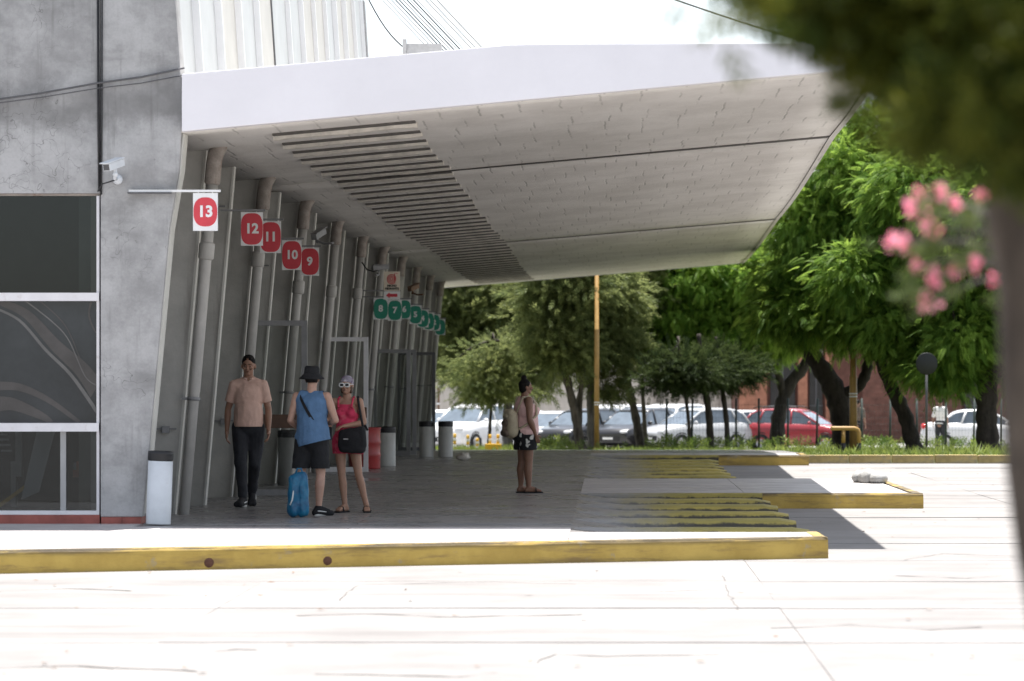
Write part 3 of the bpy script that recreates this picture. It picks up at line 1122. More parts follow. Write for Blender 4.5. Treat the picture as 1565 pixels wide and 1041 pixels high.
b.build('roof_deck', M['joint'], can_o)
# dark open expansion joints across the soffit
for jy, w0, w1 in ((46.8, .08, .34), (71.0, .2, .42)):
    xa, xb_ = -2.2, xout(jy) - .1
    b = MB()
    nn_ = 14
    vv = []
    for i in range(nn_ + 1):
        t = i / nn_
        x = xa + (xb_ - xa) * t
        hw_ = (w0 + (w1 - w0) * t) / 2 * (1 + .25 * mnoise.noise(Vector((x * 2.3, jy, 0))))
        z = min(zsoff(x, jy - .2), zsoff(x, jy + .2)) - .006
        vv += [(x, jy - hw_, z), (x, jy + hw_, z), (x, jy + hw_, z + .05), (x, jy - hw_, z + .05)]
    ff = [(a * 4 + j, (a + 1) * 4 + j, (a + 1) * 4 + (j + 1) % 4, a * 4 + (j + 1) % 4) for a in range(nn_) for j in range(4)]
    b.add(vv, ff + [(0, 1, 2, 3), (4 * nn_ + 3, 4 * nn_ + 2, 4 * nn_ + 1, 4 * nn_)])
    b.build('expansion_joint', M['joint_shade'], can_o, recalc=True)
# ceiling slats, each with a dark strip in front as painted shade
NS = 45
sl_me = []
for q in range(4):
    b = MB()
    L = 1.6
    nx = 8
    rows = []
    for i in range(nx + 1):
        x = -L / 2 + L * i / nx
        d1, d2 = random.uniform(-.006, .006), random.uniform(-.008, .008)
        rows.append([(x, -.10 + d1, 0), (x, -.085 + d1, -.062 + d2), (x, .08 + d1, -.062 + d2), (x, .10, 0)])
    vv = [q_ for r in rows for q_ in r]
    ff = [(a * 4 + j, (a + 1) * 4 + j, (a + 1) * 4 + (j + 1) % 4, a * 4 + (j + 1) % 4) for a in range(nx) for j in range(4)]
    ff += [(0, 1, 2, 3), (len(vv) - 1, len(vv) - 2, len(vv) - 3, len(vv) - 4)]
    b.add(vv, ff)
    me = b.mesh('slat')
    bm = bmesh.new(); bm.from_mesh(me); bmesh.ops.recalc_face_normals(bm, faces=bm.faces); bm.to_mesh(me); bm.free()
    me.materials.append(M['slat'])
    sl_me.append(me)
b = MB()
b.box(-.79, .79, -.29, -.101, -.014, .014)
slat_shade_me = b.mesh('joint_shade')
slat_shade_me.materials.append(M['joint_shade'])
for i in range(NS):
    y = 37.8 + 1.33 * i
    xc = -2.965 + random.uniform(-.03, .03)
    z = zsoff(xc, y) - .022
    s_ = (zsoff(xc + .5, y) - zsoff(xc - .5, y))
    o = link('slat', sl_me[i % 4], None, can_o, (xc, y, z + .018), (0, -math.atan(s_), random.uniform(-.006, .006)))
    o.scale.z = min(1.0, .52 * 1.33 * 2.85 / y / .062)
    o2 = link('joint_shade', slat_shade_me, None, can_o, (xc, y, z + .0185), (0, -math.atan(s_), 0))
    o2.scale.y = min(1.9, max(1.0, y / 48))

# --- leaning fins, edges with light put into their paler colour, downpipes
P0, SP = 38.75, 5.81


def lean(z):
    """x offset of the fin edge at height z"""
    return -4.98 + .36 * (z - ZP) / 4.16


fin_b = MB()
fin_b.prism_y([(-5.62, -.5), (-5.051, -.5), (lean(4.36) - .01, 4.36), (-5.62, 4.36)], -.07, .07)
fin_me = fin_b.mesh('fin')
fin_me.materials.append(M['fin'])
ed_b = MB()
ed_b.prism_y([(-5.05, -.5), (-5.024, -.5), (lean(4.36) + .017, 4.36), (lean(4.36) - .009, 4.36)], -.085, .085)
ed_me = ed_b.mesh('fin_lit_edge')
ed_me.materials.append(M['litedge'])
for k_ in range(19):
    y = P0 + .17 + SP / 2 * k_
    if y > 92:
        break
    fo = link('fin', fin_me, None, T, (0, y, 0))
    link('fin_lit_edge', ed_me, None, fo, (0, 0, 0))


def pipe_pt(z):
    return (-4.86 + .355 * (z - ZP) / 4.14, 0, z)


pb = MB()
pb.tube([pipe_pt(-.5), pipe_pt(1.6), pipe_pt(1.61), pipe_pt(3.05), pipe_pt(4.0)], [.062, .062, .067, .067, .070], 16)
pipe_me = pb.mesh('downpipe')
pipe_me.materials.append(M['pipe'])
cb = MB()
cb.tube([pipe_pt(3.12), pipe_pt(3.14), pipe_pt(3.30), pipe_pt(3.32)], [.074, .090, .090, .074], 16)
col_me = cb.mesh('collar')
col_me.materials.append(M['pipe'])
eb = MB()
eb.tube([pipe_pt(3.96), pipe_pt(3.98), pipe_pt(4.2), (-4.50, 0, 4.30), (-4.44, 0, 4.42)], [.076, .092, .09, .092, .092], 16)
elb_me = eb.mesh('outlet')
elb_me.materials.append(M['rust'])
kb_ = MB()
kx, _, kz = pipe_pt(1.55)
kb_.tube([pipe_pt(1.53), pipe_pt(1.57)], .074, 14)
kb_.box(kx - .14, kx - .05, -.012, .05, 1.535, 1.565)
clip_me = kb_.mesh('pipe_clip')
clip_me.materials.append(M['midgrey'])
for k_ in range(10):
    y = P0 + SP * k_
    if y > 92:
        break
    po = link('downpipe', pipe_me, None, T, (random.uniform(-.015, .015), y - .03, 0))
    link('collar', col_me, None, po, (0, 0, random.uniform(-.12, .1)))
    link('outlet', elb_me, None, po, (0, 0, 0))
    link('pipe_clip', clip_me, None, po, (0, 0, random.uniform(-.05, .05)))
# conduits and small junction boxes on the fins
for k_ in range(12):
    y = P0 + .08 + SP / 2 * k_
    z = random.uniform(3.2, 3.9) if k_ % 2 else random.uniform(1.15, 1.25)
    b = MB()
    x1 = lean(z) - .03
    b.box(x1 - .26, x1 - .02, y - .02, y + .018, z - .008, z + .008)
    b.box(x1 - .18, x1 - .10, y - .035, y + .018, z - .05, z + .03)
    b.build('junction_box', M['midgrey'], T)
# glazed facade between the fins and the block behind it
b = MB()
b.box(-5.75, -5.62, EW + .34, 92, -.5, 4.42)
b.build('facade_wall', M['facade'], T)
b = MB()
b.box(-26, -5.76, 91.8, 92, -.5, 6.2)
b.box(-30, -29.8, EW + .31, 91.79, ZP, 6.2)
b.box(-29.79, -4.95, EW + .33, 91.79, 6.0, 6.12)
b.build('rear_block', M['fin'], T)
b = MB()
b.prism_y([(-5.62, -.5), (-4.99, -.5), (-4.58, 4.42), (-5.62, 4.42)], 91.2, 91.6)
b.build('end_fin', M['fin'], T)
# upper storey clad in tall white panels with standing seams
UY = [36.27 + 2.36 * i for i in range(14)]


def ux(z):
    return -4.66 - .065 * (z - 4.9)


for i in range(13):
    y0, y1 = max(UY[i] + .012, 36.84), UY[i + 1] - .012
    bow = random.uniform(-.012, .012)
    b = MB()
    b.add([(ux(4.9), y0, 4.9), (ux(4.9) + bow, y1, 4.9), (ux(9.2) + bow, y1, 9.2), (ux(9.2), y0, 9.2),
           (ux(4.9) - .05, y0, 4.9), (ux(4.9) - .05 + bow, y1, 4.9), (ux(9.2) - .05 + bow, y1, 9.2), (ux(9.2) - .05, y0, 9.2)],
          [(0, 1, 2, 3), (7, 6, 5, 4), (4, 5, 1, 0), (3, 2, 6, 7), (0, 3, 7, 4), (5, 6, 2, 1)])
    po = b.build('cladding_panel', M['upper'] if i in (0, 1, 5, 6) else (M['upper2'] if i % 3 else M['upper']), T)
    if i < 13:
        s_ = MB()
        dxs = .075 if i != 4 else .03
        z0, z1 = 4.9, 9.2
        s_.add([(ux(z0) - .04, y1 - .05, z0), (ux(z0) + dxs, y1 - .04, z0), (ux(z0) + dxs, y1 + .03, z0), (ux(z0) - .04, y1 + .035, z0),
                (ux(z1) - .04, y1 - .05, z1), (ux(z1) + dxs, y1 - .04, z1), (ux(z1) + dxs, y1 + .03, z1), (ux(z1) - .04, y1 + .035, z1)],
               [(3, 2, 1, 0), (4, 5, 6, 7), (0, 1, 5, 4), (1, 2, 6, 5), (2, 3, 7, 6), (3, 0, 4, 7)])
        s_.build('seam', M['darkgrey'] if i == 4 else M['seam'], po)
b = MB()
b.add([(ux(4.9) + .1, UY[-1] + .02, 4.9), (-9, UY[-1] + .02, 4.9), (-9, UY[-1] + .02, 9.2), (ux(9.2) + .1, UY[-1] + .02, 9.2),
       (ux(4.9) + .1, UY[-1] + .4, 4.9), (-9, UY[-1] + .4, 4.9), (-9, UY[-1] + .4, 9.2), (ux(9.2) + .1, UY[-1] + .4, 9.2)],
      [(0, 1, 2, 3), (7, 6, 5, 4), (0, 3, 7, 4), (3, 2, 6, 7), (1, 5, 6, 2), (0, 4, 5, 1)])
b.build('parapet_end', M['midgrey'], T, recalc=True)
b = MB()
b.box(-9, -5.2, 36.9, UY[-1], 9.0, 9.15)
b.box(-9, -8.9, 36.99, UY[-1], 6.13, 8.99)
b.box(-8.89, -4.97, 36.86, 36.98, 6.21, 8.99)
b.build('upper_block', M['upper2'], T)


# door leaves standing open at right angles to the facade
def door_leaf(y, x1, ztop, mat, wide=.86, plate=True, zb=ZP):
    b = MB()
    x0 = x1 - wide
    b.box(x0, x1, y, y + .05, ztop - .07, ztop)
    b.box(x1 - .075, x1, y, y + .05, zb + .01, ztop - .071)
    b.box(x0, x0 + .06, y, y + .05, zb + .01, ztop - .071)
    b.box(x0 + .061, x1 - .076, y, y + .05, zb + .01, zb + .09)
    o = b.build('door', mat, T)
    g = MB()
    g.box(x0 + .061, x1 - .076, y + .02, y + .028, ZP + .091, ztop - .071)
    g.build('pane', M['doorglass'], o)
    if plate:
        g = MB()
        g.box(x0 + .02, x1 - .02, y - .03, y - .002, 1.10, 1.28)
        g.build('push_plate', M['brownplate'], o, bevel=.006)
    return o


door_leaf(44.9, -3.995, 2.52, M['midgrey'])
door_leaf(56.3, -4.0, 2.44, M['whiteal'])
door_leaf(68.2, -4.0, 2.34, M['midgrey'], plate=False)
door_leaf(68.9, -3.92, 2.34, M['midgrey'], plate=False)
door_leaf(77.6, -3.98, 2.36, M['darkgrey'], plate=False, zb=.10)
# stay cables from the canopy up to the top of the upper storey
for i, (yy, r_) in enumerate([(39.8, .008), (41.3, .007), (42.4, .007), (44.6, .006), (45.6, .009), (46.5, .006), (47.5, .009), (48.7, .008), (50.0, .009), (51.3, .009), (52.8, .008), (54.6, .008), (56.5, .008)]):
    b = MB()
    b.tube([(-1.05, yy, 5.15), (-4.95, yy + .3, 9.3)], r_, 6)
    b.build('stay_cable', M['cable'] if r_ > .0085 else M['midgrey'], T)
b = MB()
p = at(646, 74, 44)
b.box(p.x - .25, p.x + .25, 43.9, 44.0, 5.2, p.z + .05)
b.box(p.x - .25, p.x - .2, 43.8, 43.89, 5.2, p.z + .1)
b.build('cable_anchor', M['steel'], can_o)
b = MB()
pts = []
for i in range(9):
    t = i / 8
    p = at(556 + 66 * t, -15 + 92 * t, 44)
    p.z -= .10 * math.sin(math.pi * t)
    pts.append(p)
b.tube(pts, .009, 6)
tag(b.build('overhead_wire', M['cable']), 'thin dark sagging wire from the clad upper storey down to the canopy bracket', 'wire')
b = MB()
pts = []
for i in range(15):
    t = i / 14
    p = at(940 + 640 * t, -33 + 185 * t, 34)
    p.z -= .09 * math.sin(math.pi * t)
    pts.append(p)
b.tube(pts, .0085, 6)
tag(b.build('overhead_wire', M['cable']), 'single black wire crossing the white sky above the canopy tip', 'wire')

# ------------------------------------------------------------------ bay signs, notices, cameras
def squircle(w, h, p, k=40):
    out = []
    for i in range(k):
        t = 2 * math.pi * i / k
        c, s_ = math.cos(t), math.sin(t)
        out.append((w * math.copysign(abs(c) ** (2 / p), c), h * math.copysign(abs(s_) ** (2 / p), s_)))
    return out


SW, SH = .265, .405
SIGNS = [(13, 314, 324, 36.40, 'red'), (12, 385, 350, 41.07, 'red'), (11, 413.5, 362.5, 43.3, 'red'), (10, 446, 390, 46.2, 'red'), (9, 473.5, 400, 48.9, 'red'),
         (8, 582, 472, 64.0, 'green'), (7, 603.5, 474.5, 66.4, 'green'), (6, 618, 473, 70.5, 'green'), (5, 635, 481, 73.6, 'green'),
         (4, 646, 487, 77.0, 'green'), (3, 655, 491, 80.4, 'green'), (2, 664, 493, 83.4, 'green'), (1, 672.5, 500, 86.4, 'green')]
WORDS = {13: 'sunlit white hanging sign with red rounded patch numbered 13, on the concrete end pillar',
         12: 'shaded hanging sign with red rounded patch numbered 12, between the sunlit 13 and the 11',
         11: 'shaded hanging sign with red rounded patch numbered 11, half behind the 12',
         10: 'shaded hanging sign with red rounded patch numbered 10',
         9: 'shaded hanging sign with red rounded patch numbered 9, under the dark camera',
         8: 'hanging sign with green rounded patch numbered 8, below the red arrow',
         7: 'hanging sign with green rounded patch numbered 7, overlapping the 8',
         6: 'green hanging bay sign almost hidden behind the 7',
         5: 'hanging sign with green rounded patch numbered 5',
         4: 'green hanging bay sign mostly hidden just behind the 5',
         3: 'dark green hanging sign numbered 3, beyond the 5',
         2: 'dark green hanging sign squeezed between the 3 and the last one',
         1: 'last dark green hanging sign numbered 1, against the far trees'}
pm = MB()
pm.box(-SW / 2, SW / 2, -.006, .006, -SH / 2, SH / 2)
panel_me = pm.mesh('panel')
panel_me.materials.append(M['signwhite'])
patch_me = {}
for cname in ('red', 'green'):
    b = MB()
    b.prism_y(squircle(.1315, .190, 3.0), -.0095, -.0062)
    patch_me[cname] = b.mesh('patch')
    patch_me[cname].materials.append(M['sign' + cname])
b = MB()
b.prism_y(squircle(.127, .156, 2.5), -.0095, -.0062)
patch_me['first'] = b.mesh('patch')
patch_me['first'].materials.append(M['signred'])
for num, px, py, Y, cname in SIGNS:
    p = at(px, py, Y)
    root = empty('bay_sign', p)
    tag(root, WORDS[num], 'bay sign', 'numbered bay signs along the concourse')
    link('panel', panel_me, None, root)
    pa = link('patch', patch_me['first' if num == 13 else cname], None, root)
    tm = text_mesh(str(num), .165, .0014, .006)
    tm.materials.clear()
    tm.materials.append(M['signwhite'])
    to = link('number', tm, None, root, (0, -.0118, .0), (R(90), 0, 0))
    b = MB()
    zt = SH / 2 + .022
    x_in = -.26 - (1.0 if num != 13 else .55)
    x_in = max(x_in, -4.70 - p.x) if num != 13 else -.82
    b.box(x_in, SW / 2 + .03, -.014, .014, zt - .012, zt + .012)
    b.box(-.08, -.07, -.004, .004, SH / 2 + .0005, zt - .0125)
    b.box(.07, .08, -.004, .004, SH / 2 + .0005, zt - .0125)
    arm = b.build('arm', M['signwhite'] if num == 13 else M['midgrey'], root)
    if num == 13:
        b = MB()
        b.box(-.83, -.36, -.03, .015, zt - .03, zt - .013)
        b.build('arm_bracket', M['darkgrey'], root)

# fire-hydrant niche notice on its long arm
Y = 62.6
p = at(599, 430, Y)
root = empty('hydrant_notice', p)
tag(root, 'cream notice with red spiral above a white strip with red arrow pointing left', 'notice')
s_ = F / Y
b = MB()
b.box(-12.5 / s_, 12.5 / s_, -.006, .006, -14.5 / s_, 15 / s_)
b.build('panel', M['cream'], root)
b = MB()
b.box(-12.5 / s_, 12.5 / s_, -.006, .006, -28 / s_, -15.2 / s_)
b.build('arrow_panel', M['signwhite'], root)
b = MB()
pts = []
for i in range(70):
    t = i / 69
    a = -math.pi / 2 + t * 2 * math.pi * 3.1
    r = .012 + .083 * t
    pts.append((r * math.cos(a), -.009, .045 + r * math.sin(a)))
pts += [(.05, -.009, .142), (.11, -.009, .142)]
b.tube(pts, .0075, 6)
b.build('spiral', M['signred'], root)
for k_, wd in enumerate(('NICHO', 'HIDRANTE')):
    tm = text_mesh(wd, .052, .001, .0035)
    tm.materials.clear()
    tm.materials.append(M['black'])
    link('lettering', tm, None, root, (0, -.0085, -.085 - .052 * k_), (R(90), 0, 0))
b = MB()
zc = -21.5 / s_
b.prism_y([(-.11, zc), (-.04, zc - .055), (-.04, zc - .028), (.10, zc - .028), (.10, zc + .028), (-.04, zc + .028), (-.04, zc + .055)], -.0095, -.0062)
b.build('arrow', M['signred'], root)
b = MB()
pa = at(514, 452, Y) - p
b.box(-.95, .16, .008, .03, zc + .075, zc + .1)
b.build('arm', M['midgrey'], root)


def cctv(px, py, Y, rz, tilt, mat, label, wall_dx, sc=1.0):
    root = empty('security_camera', at(px, py, Y), rz)
    tag(root, label, 'security camera', 'security cameras on the terminal')
    rot = Matrix.Rotation(tilt, 4, 'X')
    b = MB()
    b.box(-.045, .045, -.15, .15, -.04, .04)
    me = b.build('housing', mat, root, bevel=.008)
    me.data.transform(rot)
    b = MB()
    b.box(-.055, .055, -.19, .14, .044, .056)
    me = b.build('sunshield', mat, root, bevel=.003)
    me.data.transform(rot)
    b = MB()
    b.box(-.036, .036, -.154, -.151, -.032, .03)
    me = b.build('lens_window', M['darkgrey'], root)
    me.data.transform(rot)
    b = MB()
    b.tube([(0, .03, -.03), (0, .03, -.10), (wall_dx * .4, .08, -.14), (wall_dx, .2, -.14)], .018, 8)
    b.ball((0, .03, -.10), .03, 10, 6)
    b.build('bracket', mat, root)
    return root


c_ = cctv(174, 252, 36.12, R(-24), R(14), M['whitebin'], 'white box camera on the concrete end pillar above the window corner', -.10)
b = MB()
b.tube([(-.1, .22, -.14), (-.15, .19, -.16), (-.24, .15, -.19), (-.29, .14, -.27)], .008, 6)
b.build('lead', M['cable'], c_)
b = MB()
b.lathe([(0, .0), (.05, .0), (.055, .02), (.03, .05), (0, .055)], 14)
o = b.build('wall_plate', M['whitebin'], c_, (-.115, .262, -.14))
o.rotation_euler = (R(90), 0, R(24))
cctv(487, 358, 48.5, R(155), R(-20), M['midgrey'], 'dark camera tilted down just above the sign numbered 9', -.35)
cctv(581, 409, 60.0, R(115), R(-5), M['midgrey'], 'dark camera with loose cable beside the cream hydrant notice', -.3)
cctv(632, 440, 67.5, R(150), R(-15), M['wood'], 'brownish camera above the sign numbered 5', -.35, 1.2)
b = MB()
b.tube([at(553, 401, 60.2), at(561, 412, 60.2), at(570, 415, 60.2), at(578, 413, 60.2)], .013, 6)
tag(b.build('loose_cable', M['cable']), 'black cable hanging between a downpipe and the camera beside the hydrant notice', 'cable')


# ------------------------------------------------------------------ bins and drum
def bin_(px, ybot, r, h, mat, label, tilt=0.0, lid=.09):
    Y = F * (CAMZ - ZP) / (ybot - 579) + r
    root = empty('litter_bin', ((px - 932) * Y / F, Y, ZP + .001))
    root.rotation_euler = (0, tilt, 0)
    tag(root, label, 'litter bin', 'cylindrical litter bins on the concourse')
    b = MB()
    b.lathe([(0, 0), (r * .99, 0), (r, .01), (r, h - lid), (r * .9, h - lid), (r * .9, h - lid - .05), (0, h - lid - .05)], 28)
    b.build('body', mat, root)
    b = MB()
    z0 = h - lid + .001
    b.lathe([(r * .97, z0 - .03), (r * 1.04, z0), (r * 1.05, z0 + .012), (r * 1.03, z0 + lid * .55), (r * 1.045, z0 + lid * .6), (r * 1.02, z0 + lid * .95), (r * .8, z0 + lid), (r * .72, z0 + lid * .7), (r * .7, z0 - .02)], 28)
    b.build('lid', M['black'], root)
    return root


bin_(242, 802, .132, .78, M['whitebin'], 'white cylindrical bin with black rim at the foot of the concrete pillar', R(2.0))
bin_(440, 742, .145, .80, M['darkbin'], 'grey bin in shade behind the person in the bucket hat')
bin_(590, 713, .17, .70, M['greybin'], 'grey bin with black lid beside the red drum')
bin_(652, 699, .145, .71, M['greybin'], 'left bin of the far pair, beside the dark door frame')
bin_(681, 699, .145, .71, M['greybin'], 'right bin of the far pair, in front of the white cars')
Y = 58.6
root = empty('red_drum', ((557 - 932) * Y / F, Y, ZP + .001))
tag(root, 'red ribbed steel drum standing just beyond the white framed glass door', 'drum')
b = MB()
pr = [(0, 0), (.27, 0), (.275, .02)]
for z in (.24, .46):
    pr += [(.275, z - .03), (.288, z), (.275, z + .03)]
pr += [(.275, .68), (.282, .70), (.262, .705), (0, .69)]
b.lathe(pr, 30)
b.build('body', M['reddrum'], root)
b = MB()
b.lathe([(.283, .688), (.292, .70), (.283, .712), (.272, .70), (.283, .688)], 30)
b.build('rim', M['reddrum'], root)

# crumpled litter on the concourse
b = MB()
b.ball((0, 0, .07), (.14, .11, .07), 16, 12)
me = b.mesh('plastic_bag')
for v_ in me.vertices:
    v_.co += Vector(v_.co).normalized() * .05 * mnoise.noise(Vector(v_.co) * 14)
    v_.co.z = max(v_.co.z, .002)
o = link('plastic_bag', me, M['slat'], None, (at(708, 705, 64.5).x, 64.5, ZP))
tag(o, 'crumpled grey plastic bag lying far down the concourse floor', 'plastic bag')

# white sacks on the far corner of the wide tongue
for i, (px, r_, lab) in enumerate([(1313, .11, 'leftmost of the white lumpy sacks lying on the wide tongue corner'), (1320, .13, 'second white lumpy sack from the left on the wide tongue corner'),
                                  (1328, .15, 'third white lumpy sack from the left on the wide tongue corner'), (1342, .17, 'largest white sack, right end of the row on the wide tongue corner')]):
    Y = 51.0 - .15 * i
    b = MB()
    b.ball((0, 0, .07), (r_ * .85, .24, .105 + .03 * (i == 2)), 18, 12)
    me = b.mesh('sack')
    for v_ in me.vertices:
        c0 = Vector(v_.co)
        v_.co += c0.normalized() * .025 * mnoise.noise(c0 * 9 + Vector((i * 3, 0, 0)))
        v_.co.z = max(v_.co.z, .0)
    o = link('sack', me, M['sandbag'], None, ((px - 932) * Y / F, Y, ZP + .001), (0, 0, random.uniform(-.3, .3)))
    tag(o, lab, 'sack', 'white sacks on the platform corner')


# ------------------------------------------------------------------ people
def skinmat(name, col):
    m = pmat(name, col, 0.5, 0.12, 14)
    m.node_tree.nodes['Principled BSDF'].inputs['Subsurface Weight'].default_value = 0.06
    return m


M['skin_tan'] = skinmat('tan_skin', (0.30, 0.165, 0.11))
M['skin_fair'] = skinmat('fair_skin', (0.45, 0.27, 0.20))
M['skin_mid'] = skinmat('warm_skin', (0.36, 0.205, 0.14))
M['skin_brown'] = skinmat('brown_skin', (0.20, 0.105, 0.068))
M['hair'] = pmat('black_hair', (0.012, 0.010, 0.009), 0.7, 0.4, 30, 0.5, 90, spec=.12)
M['hairbrown'] = pmat('brown_hair', (0.07, 0.042, 0.026), 0.55, 0.4, 30, 0.5, 90)
M['peach'] = pmat('peach_knit', (0.60, 0.395, 0.32), 0.85, 0.08, 9, 0.25, 60)
M['navy'] = pmat('dark_trousers', (0.022, 0.023, 0.028), 0.8, 0.3, 9, 0.25, 50)
M['blacktextile'] = pmat('black_textile', (0.014, 0.014, 0.016), 0.85, 0.3, 9, 0.3, 50)
M['denimblue'] = pmat('blue_jersey', (0.085, 0.165, 0.29), 0.85, 0.15, 9, 0.3, 50)
M['pink'] = pmat('pale_pink_cotton', (0.66, 0.43, 0.41), 0.85, 0.07, 9, 0.25, 50)
M['lipred'] = pmat('lip', (0.20, 0.095, 0.07), 0.85, 0.1, 9)
M['eyewhite'] = pmat('eye_white', (0.22, 0.19, 0.175), 0.3, 0.05, 9)
M['shoewhite'] = pmat('white_rubber', (0.68, 0.68, 0.66), 0.6, 0.08, 9)
M['canvas'] = pmat('beige_canvas', (0.40, 0.345, 0.245), 0.85, 0.15, 8, 0.3, 40)
M['canvasdark'] = pmat('brown_canvas', (0.14, 0.105, 0.08), 0.85, 0.2, 8, 0.3, 40)
M['bluebag'] = pmat('blue_nylon', (0.012, 0.15, 0.26), 0.35, 0.3, 9, 0.4, 14, col2=(0.006, 0.06, 0.15))


def printed(name, base, spots, scale, lo, hi, smooth=False):
    m, n = newmat(name, 0.85, 0.25)
    vo = n.new('ShaderNodeTexVoronoi')
    vo.inputs['Scale'].default_value = scale
    nn = n.new('ShaderNodeTexNoise')
    nn.inputs['Scale'].default_value = scale * 1.1
    nn.inputs['Detail'].default_value = 3
    n.link(n.o, nn.inputs['Vector'])
    ad = n.new('ShaderNodeVectorMath', operation='MULTIPLY_ADD')
    n.link(nn.outputs['Color'], ad.inputs[0])
    ad.inputs[1].default_value = (.12, .12, .12)
    n.link(n.o, ad.inputs[2])
    n.link(ad.outputs[0], vo.inputs['Vector'])
    f_ = n.ramp(vo.outputs['Distance'], hi, lo)
    c = base
    if len(spots) == 1:
        c = n.mix(f_, base, spots[0])
    else:
        sepc = n.new('ShaderNodeSeparateColor')
        n.link(vo.outputs['Color'], sepc.inputs[0])
        cc = n.mix(n.ramp(sepc.outputs[0], .4, .6), spots[0], spots[1])
        c = n.mix(f_, base, cc)
    n.link(c, n.b.inputs['Base Color'])
    return m


M['floral'] = printed('black_white_floral', (0.014, 0.014, 0.016), [(0.5, 0.49, 0.46)], 11, 0.30, 0.40)
M['coral'] = printed('coral_print', (0.55, 0.045, 0.10), [(0.62, 0.12, 0.16), (0.35, 0.03, 0.06)], 14, 0.3, 0.5)
M['scarf'] = printed('grey_violet_scarf', (0.24, 0.22, 0.26), [(0.5, 0.45, 0.5), (0.14, 0.06, 0.14)], 22, 0.3, 0.5)

V = Vector


def dirn(a, b):
    return (V(b) - V(a)).normalized()


def hand(mb, wrist, d, n_, k, side, curl=0.35):
    """palm, four unequal bent fingers and a thumb; d along the hand, n_ palm normal"""
    d = d.normalized()
    s_ = d.cross(n_).normalized() * side
    w_ = V(wrist)
    mb.cap(w_ - d * .01 * k, .024 * k, w_ + d * .03 * k, .026 * k, 10)
    for q in (-.024, -.008, .008, .024):
        mb.cap(w_ + d * .015 * k + s_ * q * .6 * k, .013 * k, w_ + d * .085 * k + s_ * q * k, .012 * k, 8)
    for q, L in zip((-.027, -.009, .009, .026), (.058, .072, .080, .070)):
        b0 = w_ + d * .088 * k + s_ * q * 1.05 * k
        d1 = (d * math.cos(curl) + n_ * math.sin(curl)).normalized()
        d2 = (d * math.cos(curl * 2.3) + n_ * math.sin(curl * 2.3)).normalized()
        b1 = b0 + d1 * L * .5 * k
        b2 = b1 + d2 * L * .5 * k
        mb.cap(b0 - d * .012 * k, .0105 * k, b1, .0098 * k, 8)
        mb.cap(b1, .0098 * k, b2, .0082 * k, 8)
    t0 = w_ + d * .025 * k + s_ * .024 * k
    t1 = t0 + (d * .6 + s_ * .75 + n_ * .25).normalized() * .045 * k
    t2 = t1 + (d * .85 + s_ * .2 + n_ * .4).normalized() * .032 * k
    mb.cap(t0, .015 * k, t1, .0125 * k, 8)
    mb.cap(t1, .0122 * k, t2, .0095 * k, 8)


